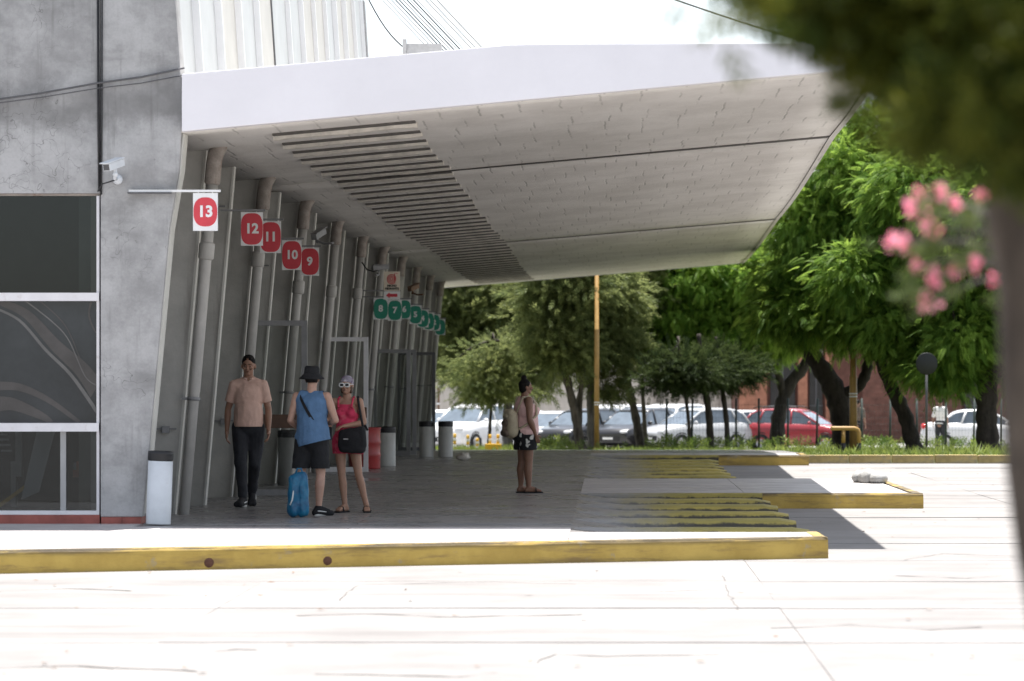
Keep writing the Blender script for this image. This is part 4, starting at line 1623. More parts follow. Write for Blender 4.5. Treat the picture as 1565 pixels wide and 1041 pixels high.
class Person:
    """canonical figure 1.75 m tall facing -y; person's left is +x. J holds joints, all scaled by k"""
    def __init__(s, H, bulk=1.0, belly=0.0, hips=1.0, bust=0.0, shoulder=1.0, arm=1.0, leg=1.0):
        s.k = H / 1.75
        s.bulk, s.belly, s.hips, s.bust, s.arm, s.leg = bulk, belly, hips, bust, arm, leg
        sh = .178 * shoulder
        s.J = dict(pelvis=V((0, 0, .95)), chest=V((0, .005, 1.27)), neck=V((0, .012, 1.475)), head=V((0, -.012, 1.635)),
                   hipL=V((.092, 0, .92)), kneeL=V((.10, -.01, .49)), ankL=V((.105, .02, .085)), toeL=V((.125, -.15, .03)),
                   hipR=V((-.092, 0, .92)), kneeR=V((-.10, -.01, .49)), ankR=V((-.105, .02, .085)), toeR=V((-.125, -.15, .03)),
                   shoL=V((sh, .01, 1.425)), elbL=V((sh + .06, .03, 1.13)), wriL=V((sh + .075, -.03, .885)),
                   shoR=V((-sh, .01, 1.425)), elbR=V((-sh - .06, .03, 1.13)), wriR=V((-sh - .075, -.03, .885)))
        s.headrot = Matrix.Identity(3)
        s.palm = {'L': V((-1, -.2, 0)), 'R': V((1, -.2, 0))}
        s.curl = .4
        s.foot_up = {'L': 0, 'R': 0}

    def p(s, n):
        return s.J[n] * s.k

    def hp(s, x, y, z):
        """point in head space"""
        return s.p('head') + s.headrot @ (V((x, y, z)) * s.k)

    def torso(s, mb, g=0.0, neck=False, low=.93):
        k, B = s.k, s.bulk
        pel, che = s.p('pelvis'), s.p('chest')
        mb.ball(pel + V((0, .005, 0)) * k, V(((.158 * s.hips + g / k) * B, .118 * B * s.hips + g / k, .125)) * k)
        mb.ball(pel + V((0, .055 * s.hips, -.04)) * k, V(((.13 * s.hips) * B + g / k, .085 * B * s.hips + g / k, .10)) * k)
        mid = pel.lerp(che, .45)
        mb.ball(mid + V((0, -.012 - s.belly * .35, 0)) * k, V((.138 * B + s.belly * .5 + g / k, .105 * B + s.belly * .6 + g / k, .17)) * k)
        mb.ball(che + V((0, 0, .0)) * k, V((.158 * B + g / k, .112 * B + g / k, .20)) * k)
        mb.ball(che + V((0, .02, .06)) * k, V((.155 * B + g / k, .095 * B + g / k, .14)) * k)
        if s.bust:
            for x in (-1, 1):
                mb.ball(che + V((x * .07, -.095 * B, .0)) * k, (s.bust * k + g))
        a, b = s.p('shoL'), s.p('shoR')
        mb.cap(a.lerp(b, .12) + V((0, 0, -.01)) * k, .062 * k * B + g, a.lerp(b, .88) + V((0, 0, -.01)) * k, .062 * k * B + g)
        nk = s.p('neck')
        for q in ('shoL', 'shoR'):
            mb.cap(nk + V((0, .005, -.02)) * k, .055 * k + g, s.p(q).lerp(nk, .25), .05 * k + g)

    def limb(s, mb, a, ra, b, rb, g=0.0, flat=(False, False)):
        mb.cap(a, ra * s.k + g, b, rb * s.k + g, 14, flat)

    def body(s, name, skin, label, group=None, voxel=.0062, shoes=False):
        mb = MB()
        k, A, L = s.k, s.arm, s.leg
        s.torso(mb, -.012)
        nk = s.p('neck')
        mb.cap(nk + V((0, .008, -.04)) * k, .058 * k * (1 + (s.bulk - 1) * .4), s.hp(0, .012, -.06), .052 * k * (1 + (s.bulk - 1) * .3))
        R3 = s.headrot
        mb.ball(s.hp(0, .012, .022), V((.074, .093, .094)) * k, 18, 14, R3)
        mb.ball(s.hp(0, -.012, -.045), V((.060, .068, .070)) * k, 16, 12, R3)
        mb.ball(s.hp(0, -.055, -.082), V((.030, .026, .025)) * k, 12, 8, R3)
        mb.ball(s.hp(0, -.066, .028), V((.052, .02, .014)) * k, 12, 8, R3)           # brow ridge
        mb.cap(s.hp(0, -.078, .012), .010 * k, s.hp(0, -.103, -.022), .0135 * k, 8)    # nose
        for x in (-1, 1):
            mb.ball(s.hp(x * .012, -.092, -.026), .0095 * k, 8, 6)
            mb.ball(s.hp(x * .040, -.062, -.022), V((.022, .022, .018)) * k, 10, 8, R3)
            mb.ball(s.hp(x * .077, .014, -.008), V((.010, .018, .030)) * k, 10, 8, R3)
        mb.ball(s.hp(0, -.078, -.052), V((.024, .012, .010)) * k, 10, 8, R3)
        for q in 'LR':
            h, kn, an, to = s.p('hip' + q), s.p('knee' + q), s.p('ank' + q), s.p('toe' + q)
            s.limb(mb, h, .086 * L * s.hips, h.lerp(kn, .4), .077 * L)
            s.limb(mb, h.lerp(kn, .4), .077 * L, kn, .054 * L)
            ax = dirn(kn, an)
            back = V((0, 1, 0)) - ax * ax.y
            ca = kn.lerp(an, .32) + back.normalized() * .012 * k
            s.limb(mb, kn, .052 * L, ca, .057 * L)
            s.limb(mb, ca, .057 * L, kn.lerp(an, .75), .040 * L)
            s.limb(mb, kn.lerp(an, .75), .040 * L, an, .036)
            fd = dirn(an, to)
            hl = an - V((fd.x, fd.y, 0)).normalized() * .035 * k + V((0, 0, -.04)) * k
            mid = an.lerp(to, .5)
            s.limb(mb, an, .038, hl, .034)
            s.limb(mb, an, .037, mid, .032)
            sd = V((-fd.y, fd.x, 0)).normalized()
            for w_, r_ in ((-.024, .021), (0, .024), (.024, .023)):
                s.limb(mb, mid + sd * w_ * .6 * k, .028, to + sd * w_ * k, r_ * .85)
                s.limb(mb, hl, .030, to + sd * w_ * .7 * k, .02)
            a, e, wr = s.p('sho' + q), s.p('elb' + q), s.p('wri' + q)
            s.limb(mb, a, .052 * A, a.lerp(e, .45), .046 * A)
            s.limb(mb, a.lerp(e, .45), .046 * A, e, .037 * A)
            s.limb(mb, e, .038 * A, e.lerp(wr, .3), .041 * A)
            s.limb(mb, e.lerp(wr, .3), .041 * A, wr, .025)
            d = dirn(e, wr)
            n_ = s.palm[q] - d * s.palm[q].dot(d)
            hand(mb, wr, d, n_.normalized(), k, 1 if q == 'R' else -1, s.curl)
        s.o = remesh(mb, name, voxel, skin, None, 2)
        tag(s.o, label, 'person', group)
        return s.o

    def face(s, glasses=False):
        k, R3 = s.k, s.headrot
        if not glasses:
            for x in (-1, 1):
                b = MB()
                b.ball(s.hp(x * .031, -.081, .008), V((.012, .008, .0055)) * k, 10, 8, R3)
                eo = b.build('eye', M['eyewhite'], s.o)
                b = MB()
                b.ball(s.hp(x * .031, -.087, .008), V((.006, .004, .0065)) * k, 8, 6, R3)
                b.build('iris', M['hair'], eo)
                b = MB()
                b.cap(s.hp(x * .016, -.0885, .030), .0045 * k, s.hp(x * .046, -.077, .032), .003 * k, 8)
                b.build('eyebrow', M['hair'], s.o)
        b = MB()
        b.ball(s.hp(0, -.0885, -.050), V((.017, .005, .0035)) * k, 12, 8, R3)
        b.ball(s.hp(0, -.087, -.058), V((.014, .005, .004)) * k, 12, 8, R3)
        b.build('lips', M['lipred'], s.o)


def cloth(p, mb, name, mat, voxel=.009, cuts=(), smooth=14, wrinkle=.006):
    o = remesh(mb, name, voxel, mat, p.o, smooth, cuts)
    if wrinkle:
        me = o.data
        co = np.empty(len(me.vertices) * 3)
        me.vertices.foreach_get('co', co)
        co = co.reshape(-1, 3)
        no = np.empty(len(me.vertices) * 3)
        me.vertices.foreach_get('normal', no)
        no = no.reshape(-1, 3)
        ds = np.array([1.3 * mnoise.noise(V((c[0] * 7 + c[2] * 6, c[1] * 7, c[2] * 5 - c[0] * 5))) + mnoise.noise(V((c[0] * 13, c[1] * 13, c[2] * 7 + c[0] * 9))) + .5 * mnoise.noise(V((c[0] * 30 + 7, c[1] * 30, c[2] * 17))) for c in co])
        co += no * ds[:, None] * wrinkle
        me.vertices.foreach_set('co', co.ravel())
        me.update()
    return o


def sneaker(p, q, mat, sole):
    k = p.k
    an, to = p.p('ank' + q), p.p('toe' + q)
    fd = dirn(an, to)
    fl = V((fd.x, fd.y, 0)).normalized()
    up = fl.cross(V((0, 0, 1))).normalized().cross(fl) if False else None
    sd = V((-fl.y, fl.x, 0))
    hl = an - fl * .04 * k + V((0, 0, -.045)) * k
    mid = an.lerp(to, .5)
    mb = MB()
    mb.cap(an + V((0, 0, .005)) * k, .047 * k, hl, .043 * k)
    mb.cap(an, .046 * k, mid, .043 * k)
    for w_ in (-.02, .02):
        mb.cap(hl, .038 * k, to + sd * w_ * k, .034 * k)
        mb.cap(mid, .04 * k, to + sd * w_ * k, .033 * k)
    so = remesh(mb, 'shoe', .007, mat, p.o, 2)
    mb = MB()
    dn = V((0, 0, -.022)) * k
    for w_ in (-.022, 0, .022):
        mb.cap(hl + dn + sd * w_ * .5 * k, .024 * k, to + dn * .35 + sd * w_ * k, .020 * k)
    s2 = remesh(mb, 'sole', .006, sole, so, 1)
    mb = MB()
    mb.cap(mid + sd * .047 * k + V((0, 0, -.01)) * k, .006 * k, hl + sd * .038 * k + fl * .02 * k + V((0, 0, .02)) * k, .008 * k)
    mb.cap(mid - sd * .047 * k + V((0, 0, -.01)) * k, .006 * k, hl - sd * .038 * k + fl * .02 * k + V((0, 0, .02)) * k, .008 * k)
    mb.build('side_stripe', sole, so)


def sandal(p, q, mat):
    k = p.k
    an, to = p.p('ank' + q), p.p('toe' + q)
    fl = V((to.x - an.x, to.y - an.y, 0)).normalized()
    sd = V((-fl.y, fl.x, 0))
    hl = an - fl * .06 * k
    z = .008
    mb = MB()
    for w_ in (-.025, 0, .025):
        a = V((hl.x, hl.y, z)) + sd * w_ * .5 * k
        b_ = V((to.x, to.y, z)) + sd * w_ * 1.25 * k + fl * .02 * k
        mb.cap(a, .020 * k, b_, .022 * k)
    so = remesh(mb, 'sandal', .006, mat, p.o, 1, cuts=[((0, 0, .016), (0, 0, 1))])
    mb = MB()
    c0 = an.lerp(to, .6)
    mb.tube([V((c0.x, c0.y, .014)) + sd * .05 * k, V((c0.x, c0.y, .05 * k + .014)) + sd * .034 * k, V((c0.x, c0.y, .062 * k + .014)), V((c0.x, c0.y, .05 * k + .014)) - sd * .034 * k, V((c0.x, c0.y, .014)) - sd * .05 * k], .011 * k, 8)
    mb.build('strap', mat, so)


# --- man in the peach polo shirt, strolling towards the camera
P = Person(1.83, bulk=1.06, belly=.035, shoulder=.90, arm=1.0, leg=.98)
J = P.J
J['ankR'] = V((-.060, -.12, .09)); J['toeR'] = V((-.11, -.285, .04)); J['kneeR'] = V((-.085, -.12, .49))
J['ankL'] = V((.030, .24, .16)); J['toeL'] = V((.035, .11, .035)); J['kneeL'] = V((.07, .0, .50))
J['elbR'] = V((-.238, .07, 1.13)); J['wriR'] = V((-.25, .04, .88))
J['elbL'] = V((.228, .02, 1.13)); J['wriL'] = V((.232, -.10, .885))
J['shoR'].z -= .012; J['shoL'].z -= .012
J['head'] = V((0, -.03, 1.63))
P.headrot = Matrix.Rotation(R(8), 3, 'X') @ Matrix.Rotation(R(-6), 3, 'Z')
P.body('person', M['skin_tan'], 'man in peach polo shirt and dark trousers walking beside the leaning fins', 'people waiting on the concourse')
P.face()
k = P.k
mb = MB(); P.torso(mb, .006)
for q in 'LR':
    a, e_ = P.p('sho' + q), P.p('elb' + q)
    P.limb(mb, a, .058, a.lerp(e_, .72), .060, .006, (False, True))
mb.cap(P.p('pelvis') + V((0, -.01, .0)), .175 * k, P.p('pelvis') + V((0, -.01, .16)), .17 * k)
shirt = cloth(P, mb, 'polo_shirt', M['peach'], cuts=[((0, 0, .93 * k), (0, 0, -1)), ((0, 0, 1.505 * k), (0, 0, 1))])
mb = MB()
nk = P.p('neck')
mb.tube([nk + V((.062 * math.sin(t) * 1.05, -.066 * math.cos(t) + .004, .012 + .012 * math.cos(t + math.pi))) * k for t in np.linspace(.25, 2 * math.pi - .25, 16)], .017 * k, 8)
mb.build('collar', M['peach'], shirt)
for s_ in (-1, 1):
    b = MB()
    b.add([nk + V((s_ * .005, -.078, -.035)) * k, nk + V((s_ * .055, -.088, -.045)) * k, nk + V((s_ * .062, -.045, .012)) * k, nk + V((s_ * .02, -.066, .008)) * k,
           nk + V((s_ * .005, -.070, -.035)) * k, nk + V((s_ * .055, -.080, -.045)) * k, nk + V((s_ * .062, -.037, .012)) * k, nk + V((s_ * .02, -.058, .008)) * k],
          [(0, 1, 2, 3), (7, 6, 5, 4), (0, 4, 5, 1), (1, 5, 6, 2), (2, 6, 7, 3), (3, 7, 4, 0)])
    b.build('collar_point', M['peach'], shirt, recalc=True)
mb = MB()
mb.ball(P.p('pelvis') + V((0, .01, -.02)), V((.172, .14, .14)) * k)
for q in 'LR':
    h, kn, an = P.p('hip' + q), P.p('knee' + q), P.p('ank' + q)
    P.limb(mb, h, .102, h.lerp(kn, .5), .09)
    P.limb(mb, h.lerp(kn, .5), .09, kn, .070)
    P.limb(mb, kn, .070, an + V((0, 0, .02)), .058, 0, (False, True))
cloth(P, mb, 'trousers', M['navy'], cuts=[((0, 0, 1.02 * k), (0, 0, 1))], wrinkle=.006)
for q in 'LR':
    sneaker(P, q, M['blacktextile'], M['shoewhite'])
mb = MB()
mb.ball(P.hp(0, .02, .042), V((.081, .097, .088)) * k, 18, 14, P.headrot)
mb.ball(P.hp(0, .045, .0), V((.080, .074, .07)) * k, 18, 14, P.headrot)
mb.ball(P.hp(0, -.05, .105), V((.05, .035, .025)) * k, 14, 10, P.headrot)
fw = P.headrot @ V((0, -1, 0))
cloth(P, mb, 'hair', M['hair'], .007, cuts=[(P.hp(0, -.052, .05), P.headrot @ V((0, -.9, -.5)))], wrinkle=.003)
P.o.location = ((380 - 932) * 41.1 / F, 41.1, ZP + .002)
P.o.rotation_euler = (0, 0, R(4))

# --- person in bucket hat and blue sleeveless top, seen from behind
P = Person(1.655, bulk=1.2, shoulder=1.04, hips=1.06, arm=1.05, leg=1.04)
J = P.J
J['ankL'] = V((.19, .02, .085)); J['toeL'] = V((.235, -.13, .03)); J['kneeL'] = V((.15, -.02, .49))
J['ankR'] = V((-.09, .05, .085)); J['toeR'] = V((-.225, -.03, .03)); J['kneeR'] = V((-.105, .0, .49))
J['elbR'] = V((-.285, -.01, 1.14)); J['wriR'] = V((-.15, -.22, 1.10))
J['elbL'] = V((.262, .02, 1.14)); J['wriL'] = V((.21, -.20, 1.04))
P.palm = {'L': V((-1, 0, .2)), 'R': V((1, 0, .2))}
P.body('person', M['skin_fair'], 'person seen from behind in black bucket hat, blue sleeveless top and black shorts', 'people waiting on the concourse')
P.face()
k = P.k
mb = MB(); P.torso(mb, .008)
mb.cap(P.p('pelvis') + V((-.015, .0, -.06)), .205 * k, P.p('pelvis') + V((0, .0, .2)), .185 * k)
for q, s_ in (('L', 1), ('R', -1)):
    mb.ball(P.p('sho' + q) + V((-s_ * .03, 0, .0)), V((.055, .07, .06)) * k)
top = cloth(P, mb, 'sleeveless_top', M['denimblue'], wrinkle=.007,
            cuts=[((0, 0, .86 * k), V((-.25, 0, -1)).normalized()), ((0, 0, 1.495 * k), (0, 0, 1)), ((.175 * k, 0, 1.4 * k), V((1, 0, .4)).normalized()), ((-.175 * k, 0, 1.4 * k), V((-1, 0, .4)).normalized())])
mb = MB()
mb.ball(P.p('pelvis') + V((0, .01, -.03)), V((.185, .15, .15)) * k)
for q in 'LR':
    h, kn = P.p('hip' + q), P.p('knee' + q)
    P.limb(mb, h, .115, h.lerp(kn, .9), .112, 0, (False, True))
cloth(P, mb, 'shorts', M['blacktextile'], wrinkle=.006, cuts=[((0, 0, 1.0 * k), (0, 0, 1)), ((0, 0, .565 * k), (0, 0, -1))])
for q in 'LR':
    sneaker(P, q, M['blacktextile'], M['shoewhite'])
mb = MB()
hd = P.hp(0, .012, .02)
mb.lathe([(.148, -.02), (.150, -.012), (.100, .035), (.094, .05), (.088, .115), (.07, .132), (.0, .136)], 28)
mb.lathe([(.148, -.021), (.096, .03), (.09, .045), (.0, .05)], 28)
for v_i in range(len(mb.v)):
    x, y, z = mb.v[v_i]
    mb.v[v_i] = (hd.x + x * k * (1 + .04 * math.sin(3 * math.atan2(y, x))), hd.y + y * k * 1.08, hd.z + z * k + .006 * math.sin(2 * math.atan2(y, x)))
mb.build('bucket_hat', M['blacktextile'], P.o)
mb = MB()
mb.ball(P.hp(0, .04, .0), V((.080, .078, .085)) * k, 16, 12)
cloth(P, mb, 'hair', M['hair'], .007, cuts=[(P.hp(0, 0, -.045), (0, 0, -1)), (P.hp(0, -.02, 0), (0, -1, 0))], wrinkle=.002)
loc = V(((477 - 932) * 38.5 / F, 38.5, ZP + .002))
P.o.location = loc
P.o.rotation_euler = (0, 0, R(172))
# crossbody strap and pouch: carried, an object of its own
sb = MB()
che = P.p('chest')


def around(cx, cz, rx, ry, pts_):
    return pts_


spts = []
for i in range(25):
    t = i / 24 * 2 * math.pi
    # loop from right waist at back up over the left shoulder and down the front (person space)
    x = -.155 * math.cos(t) * -1 * k
    z = (1.22 - .235 * math.cos(t)) * k
    y = .142 * math.sin(t) * k * P.bulk
    x = (.135 * -math.cos(t)) * k
    spts.append((x, y, z))
hw = .017
vv, ff = [], []
for i, p_ in enumerate(spts):
    d = (V(spts[(i + 1) % 24]) - V(spts[i - 1 if i else 23])).normalized()
    out = V((p_[0], p_[1] * 1.2, 0)).normalized()
    sd_ = d.cross(out).normalized()
    q0 = V(p_) + out * .012
    vv += [q0 + sd_ * hw, q0 - sd_ * hw, q0 - sd_ * hw - out * .006, q0 + sd_ * hw - out * .006]
for i in range(24):
    for j in range(4):
        ff.append((i * 4 + j, i * 4 + (j + 1) % 4, i * 4 + 4 + (j + 1) % 4, i * 4 + 4 + j))
sb.add(vv, ff)
cb_root = empty('crossbody_bag', loc, R(172))
tag(cb_root, 'black crossbody bag whose strap runs diagonally over the blue sleeveless top', 'bag')
sb.build('strap', M['blacktextile'], cb_root, recalc=True)
b = MB()
b.box(-.20 * k, -.02 * k, -.235 * k, -.175 * k, .90 * k, 1.06 * k)
b.build('pouch', M['blacktextile'], cb_root, bevel=.015)

# --- woman with white sunglasses and patterned head scarf, facing the camera
P = Person(1.575, bulk=.94, shoulder=.93, hips=1.04, bust=.062, arm=.98, leg=.96)
J = P.J
J['ankR'] = V((-.02, -.02, .085)); J['toeR'] = V((-.085, -.16, .03)); J['kneeR'] = V((-.06, -.03, .49))
J['ankL'] = V((.25, .04, .085)); J['toeL'] = V((.285, -.115, .03)); J['kneeL'] = V((.155, -.01, .49))
J['elbL'] = V((.225, .0, 1.155)); J['wriL'] = V((.02, -.20, 1.115))
J['elbR'] = V((-.235, .02, 1.14)); J['wriR'] = V((-.20, -.18, 1.05))
P.palm = {'L': V((0, 0, -1)), 'R': V((1, 0, 0))}
P.headrot = Matrix.Rotation(R(-8), 3, 'Z') @ Matrix.Rotation(R(3), 3, 'X')
P.body('person', M['skin_mid'], 'woman with white sunglasses, patterned head scarf and coral romper facing the bucket hat', 'people waiting on the concourse')
P.face(True)
k = P.k
mb = MB(); P.torso(mb, .006)
mb.cap(P.p('pelvis') + V((0, 0, -.02)), .165 * k, P.p('pelvis') + V((0, 0, .2)), .14 * k)
for q in 'LR':
    h, kn = P.p('hip' + q), P.p('knee' + q)
    P.limb(mb, h, .105, h.lerp(kn, .42), .105, 0, (False, True))
romp = cloth(P, mb, 'romper', M['coral'], wrinkle=.005, cuts=[((0, 0, .755 * k), (0, 0, -1)), ((0, -.1 * k, 1.385 * k), V((0, -.25, 1)).normalized()), ((.125 * k, 0, 1.3 * k), V((1, 0, .55)).normalized()), ((-.125 * k, 0, 1.3 * k), V((-1, 0, .55)).normalized())])
for s_ in (-1, 1):
    b = MB()
    b.tube([V((s_ * .085, -.14, 1.35)) * k, V((s_ * .095, -.085, 1.455)) * k, V((s_ * .095, .01, 1.488)) * k, V((s_ * .09, .09, 1.43)) * k, V((s_ * .08, .118, 1.36)) * k], .012, 8)
    b.build('shoulder_strap', M['coral'], romp)
for q in 'LR':
    sandal(P, q, M['blacktextile'])
mb = MB()
mb.ball(P.hp(0, .018, .035), V((.088, .107, .096)) * k, 18, 14, P.headrot)
mb.ball(P.hp(0, .095, .0), V((.04, .04, .045)) * k, 12, 8, P.headrot)
cloth(P, mb, 'head_scarf', M['scarf'], .007, cuts=[(P.hp(0, -.05, .038), P.headrot @ V((0, -.45, -.9)).normalized())], wrinkle=.003)
mb = MB()
mb.ball(P.hp(0, .035, -.02), V((.083, .085, .10)) * k, 16, 12, P.headrot)
mb.ball(P.hp(.062, -.0, -.06), V((.018, .03, .05)) * k, 12, 8, P.headrot)
mb.ball(P.hp(-.062, -.0, -.06), V((.018, .03, .05)) * k, 12, 8, P.headrot)
cloth(P, mb, 'hair', M['hairbrown'], .007, cuts=[(P.hp(0, -.025, 0), P.headrot @ V((0, -1, 0)))], wrinkle=.003)
b = MB()
for x in (-1, 1):
    ring = [P.hp(x * .036 + .030 * cx, -.104 + .01 * abs(cx), .010 + .023 * cz) for cx, cz in squircle(1, 1, 3.5, 20)]
    b.tube(ring + [ring[0]], .0075 * k, 8, caps=False)
    b.tube([P.hp(x * .068, -.094, .014), P.hp(x * .083, -.03, .016), P.hp(x * .085, .02, .01)], .005 * k, 6)
b.tube([P.hp(-.01, -.107, .014), P.hp(.01, -.107, .014)], .005 * k, 6)
sg = b.build('sunglasses', M['shoewhite'], P.o)
for x in (-1, 1):
    b = MB()
    b.add([P.hp(x * .036 + .029 * cx, -.103 + .01 * abs(cx), .010 + .022 * cz) for cx, cz in squircle(1, 1, 3.5, 20)], [tuple(range(20))])
    b.build('lens', M['black'], sg)
locw = V(((530 - 932) * 39.5 / F, 39.5, ZP + .002))
P.o.location = locw
P.o.rotation_euler = (0, 0, R(-6))
# her black shoulder bag
bag = empty('shoulder_bag', locw, R(-6))
tag(bag, 'big slouchy black shoulder bag hanging in front of the coral romper', 'bag')
mb = MB()
c0 = V((.105, -.215, .93)) * k
mb.ball(c0, V((.15, .065, .15)), 18, 12)
mb.cap(c0 + V((-.10, 0, -.09)), .055, c0 + V((.11, 0, -.10)), .055)
mb.cap(c0 + V((-.11, 0, .08)), .045, c0 + V((.12, 0, .12)), .045)
mb.cap(c0 + V((-.12, 0, -.06)), .045, c0 + V((-.11, 0, .08)), .045)
mb.cap(c0 + V((.13, 0, -.06)), .045, c0 + V((.12, 0, .1)), .045)
bb = remesh(mb, 'bag_body', .010, M['blacktextile'], bag, 3)
b = MB()
b.box(c0.x - .085, c0.x - .03, c0.y - .072, c0.y - .066, c0.z + .01, c0.z + .022)
b.build('clasp', M['steel'], bb)
b = MB()
hw = .016
ln = [c0 + V((.13, .01, .15)), V((.205, -.13, 1.25)) * k, V((.165, -.075, 1.42)) * k, V((.145, .01, 1.485)) * k, V((.15, .10, 1.40)) * k, V((.17, .12, 1.2)) * k, c0 + V((.16, .12, .12))]
b.tube(ln, .014, 8)
b.build('strap', M['blacktextile'], bag)

# --- woman in pink top and floral shorts with backpack, looking away to the right
P = Person(1.535, bulk=1.3, shoulder=1.02, hips=1.17, bust=.08, belly=.04, arm=1.25, leg=1.22)
J = P.J
J['ankL'] = V((.075, .05, .085)); J['toeL'] = V((.10, -.13, .03)); J['ankR'] = V((-.085, -.02, .085)); J['toeR'] = V((-.12, -.20, .03))
J['kneeL'] = V((.088, .02, .49)); J['kneeR'] = V((-.092, -.02, .49))
J['elbR'] = V((-.245, .02, 1.14)); J['wriR'] = V((-.225, -.085, .90))
J['elbL'] = V((.245, .02, 1.14)); J['wriL'] = V((.225, -.08, .90))
P.headrot = Matrix.Rotation(R(-4), 3, 'Z')
P.body('person', M['skin_brown'], 'woman in pale pink sleeveless top and floral shorts standing alone mid concourse', 'people waiting on the concourse')
P.face()
k = P.k
mb = MB(); P.torso(mb, .008)
mb.cap(P.p('pelvis') + V((0, -.02, .0)), .185 * k, P.p('pelvis') + V((0, -.02, .2)), .175 * k)
top = cloth(P, mb, 'sleeveless_top', M['pink'], wrinkle=.006, cuts=[((0, 0, .875 * k), V((0, .12, -1)).normalized()), ((0, 0, 1.50 * k), (0, 0, 1)), ((.17 * k, 0, 1.4 * k), V((1, 0, .3)).normalized()), ((-.17 * k, 0, 1.4 * k), V((-1, 0, .3)).normalized())])
mb = MB()
mb.ball(P.p('pelvis') + V((0, .03, -.03)), V((.215, .20, .16)) * k)
for q in 'LR':
    h, kn = P.p('hip' + q), P.p('knee' + q)
    P.limb(mb, h, .14, h.lerp(kn, .60), .145, 0, (False, True))
cloth(P, mb, 'floral_shorts', M['floral'], wrinkle=.004, cuts=[((0, 0, 1.0 * k), (0, 0, 1)), ((0, 0, .665 * k), (0, 0, -1))])
for q in 'LR':
    sandal(P, q, M['blacktextile'])
mb = MB()
mb.ball(P.hp(0, .025, .035), V((.084, .10, .092)) * k, 18, 14, P.headrot)
mb.ball(P.hp(0, .05, -.015), V((.078, .066, .085)) * k, 18, 14, P.headrot)
mb.ball(P.hp(0, .035, .145), V((.045, .048, .042)) * k, 14, 10, P.headrot)
cloth(P, mb, 'hair', M['hair'], .007, cuts=[(P.hp(0, -.045, .05), P.headrot @ V((0, -.9, -.45)).normalized())], wrinkle=.003)
locw = V(((803 - 932) * 46.2 / F, 46.2, ZP + .002))
ANG = R(112)
P.o.location = locw
P.o.rotation_euler = (0, 0, ANG)
bp = empty('backpack', locw, ANG)
tag(bp, 'beige drawstring backpack with brown back on the woman in pink', 'backpack')
mb = MB()
c0 = V((-.01, .245, 1.10)) * k
mb.cap(c0 + V((-.07, 0, -.13)), .085, c0 + V((.07, 0, -.13)), .085)
mb.cap(c0 + V((-.06, 0, .08)), .075, c0 + V((.06, 0, .08)), .075)
mb.cap(c0 + V((-.07, 0, -.13)), .085, c0 + V((-.06, 0, .08)), .075)
mb.cap(c0 + V((.07, 0, -.13)), .085, c0 + V((.06, 0, .08)), .075)
mb.cap(c0 + V((0, .0, -.13)), .10, c0 + V((0, 0, .1)), .08)
remesh(mb, 'pack', .010, M['canvas'], bp, 3)
mb = MB()
mb.cap(c0 + V((-.06, .075, -.15)), .05, c0 + V((.07, .075, -.15)), .05)
mb.cap(c0 + V((-.05, .07, -.02)), .045, c0 + V((.06, .07, -.02)), .045)
mb.cap(c0 + V((0, .075, -.15)), .055, c0 + V((0, .07, .0)), .05)
remesh(mb, 'front_pocket', .010, M['canvasdark'], bp, 2)
mb = MB()
mb.cap(c0 + V((-.07, .02, .12)), .055, c0 + V((.07, .02, .12)), .055)
mb.cap(c0 + V((-.05, .07, .07)), .03, c0 + V((.05, .07, .07)), .03)
remesh(mb, 'flap', .010, M['canvas'], bp, 3)
for s_ in (-1, 1):
    b = MB()
    b.tube([c0 + V((s_ * .06, -.06, .12)), V((s_ * .125, .09, 1.475)) * k, V((s_ * .13, -.02, 1.49)) * k, V((s_ * .135, -.13, 1.38)) * k, V((s_ * .165, -.12, 1.2)) * k, V((s_ * .19, .06, 1.05)) * k, c0 + V((s_ * .08, -.03, -.13))], .017, 8)
    b.build('shoulder_strap', M['canvas'], bp)

# --- blue bag on the floor behind the bucket-hat person
bl = empty('blue_bag', ((456 - 932) * 38.0 / F, 38.0, ZP + .002), R(10))
tag(bl, 'upright shiny blue travel bag on the floor against the black shorts', 'bag')
mb = MB()
for z0, z1, r0, r1 in ((.075, .42, .075, .068),):
    for x in (-.05, .05):
        mb.cap((x, 0, z0), r0, (x * .9, 0, z1), r1)
mb.cap((-.03, 0, .44), .06, (.05, 0, .45), .06)
o = remesh(mb, 'bag_body', .009, M['bluebag'], bl, 3, cuts=[((0, 0, .004), (0, 0, -1))])
for v_ in o.data.vertices:
    v_.co += V(v_.normal) * .012 * mnoise.noise(V((v_.co.x * 22, v_.co.y * 22, v_.co.z * 9)))
b = MB()
b.tube([(-.06, -.07, .30), (-.075, -.085, .2), (-.10, -.08, .14)], .008, 6)
b.build('trim', M['shoewhite'], o)
b = MB()
b.tube([(-.03, 0, .49), (-.01, 0, .545), (.03, 0, .545), (.05, 0, .49)], .010, 8)
b.build('handle', M['bluebag'], bl)

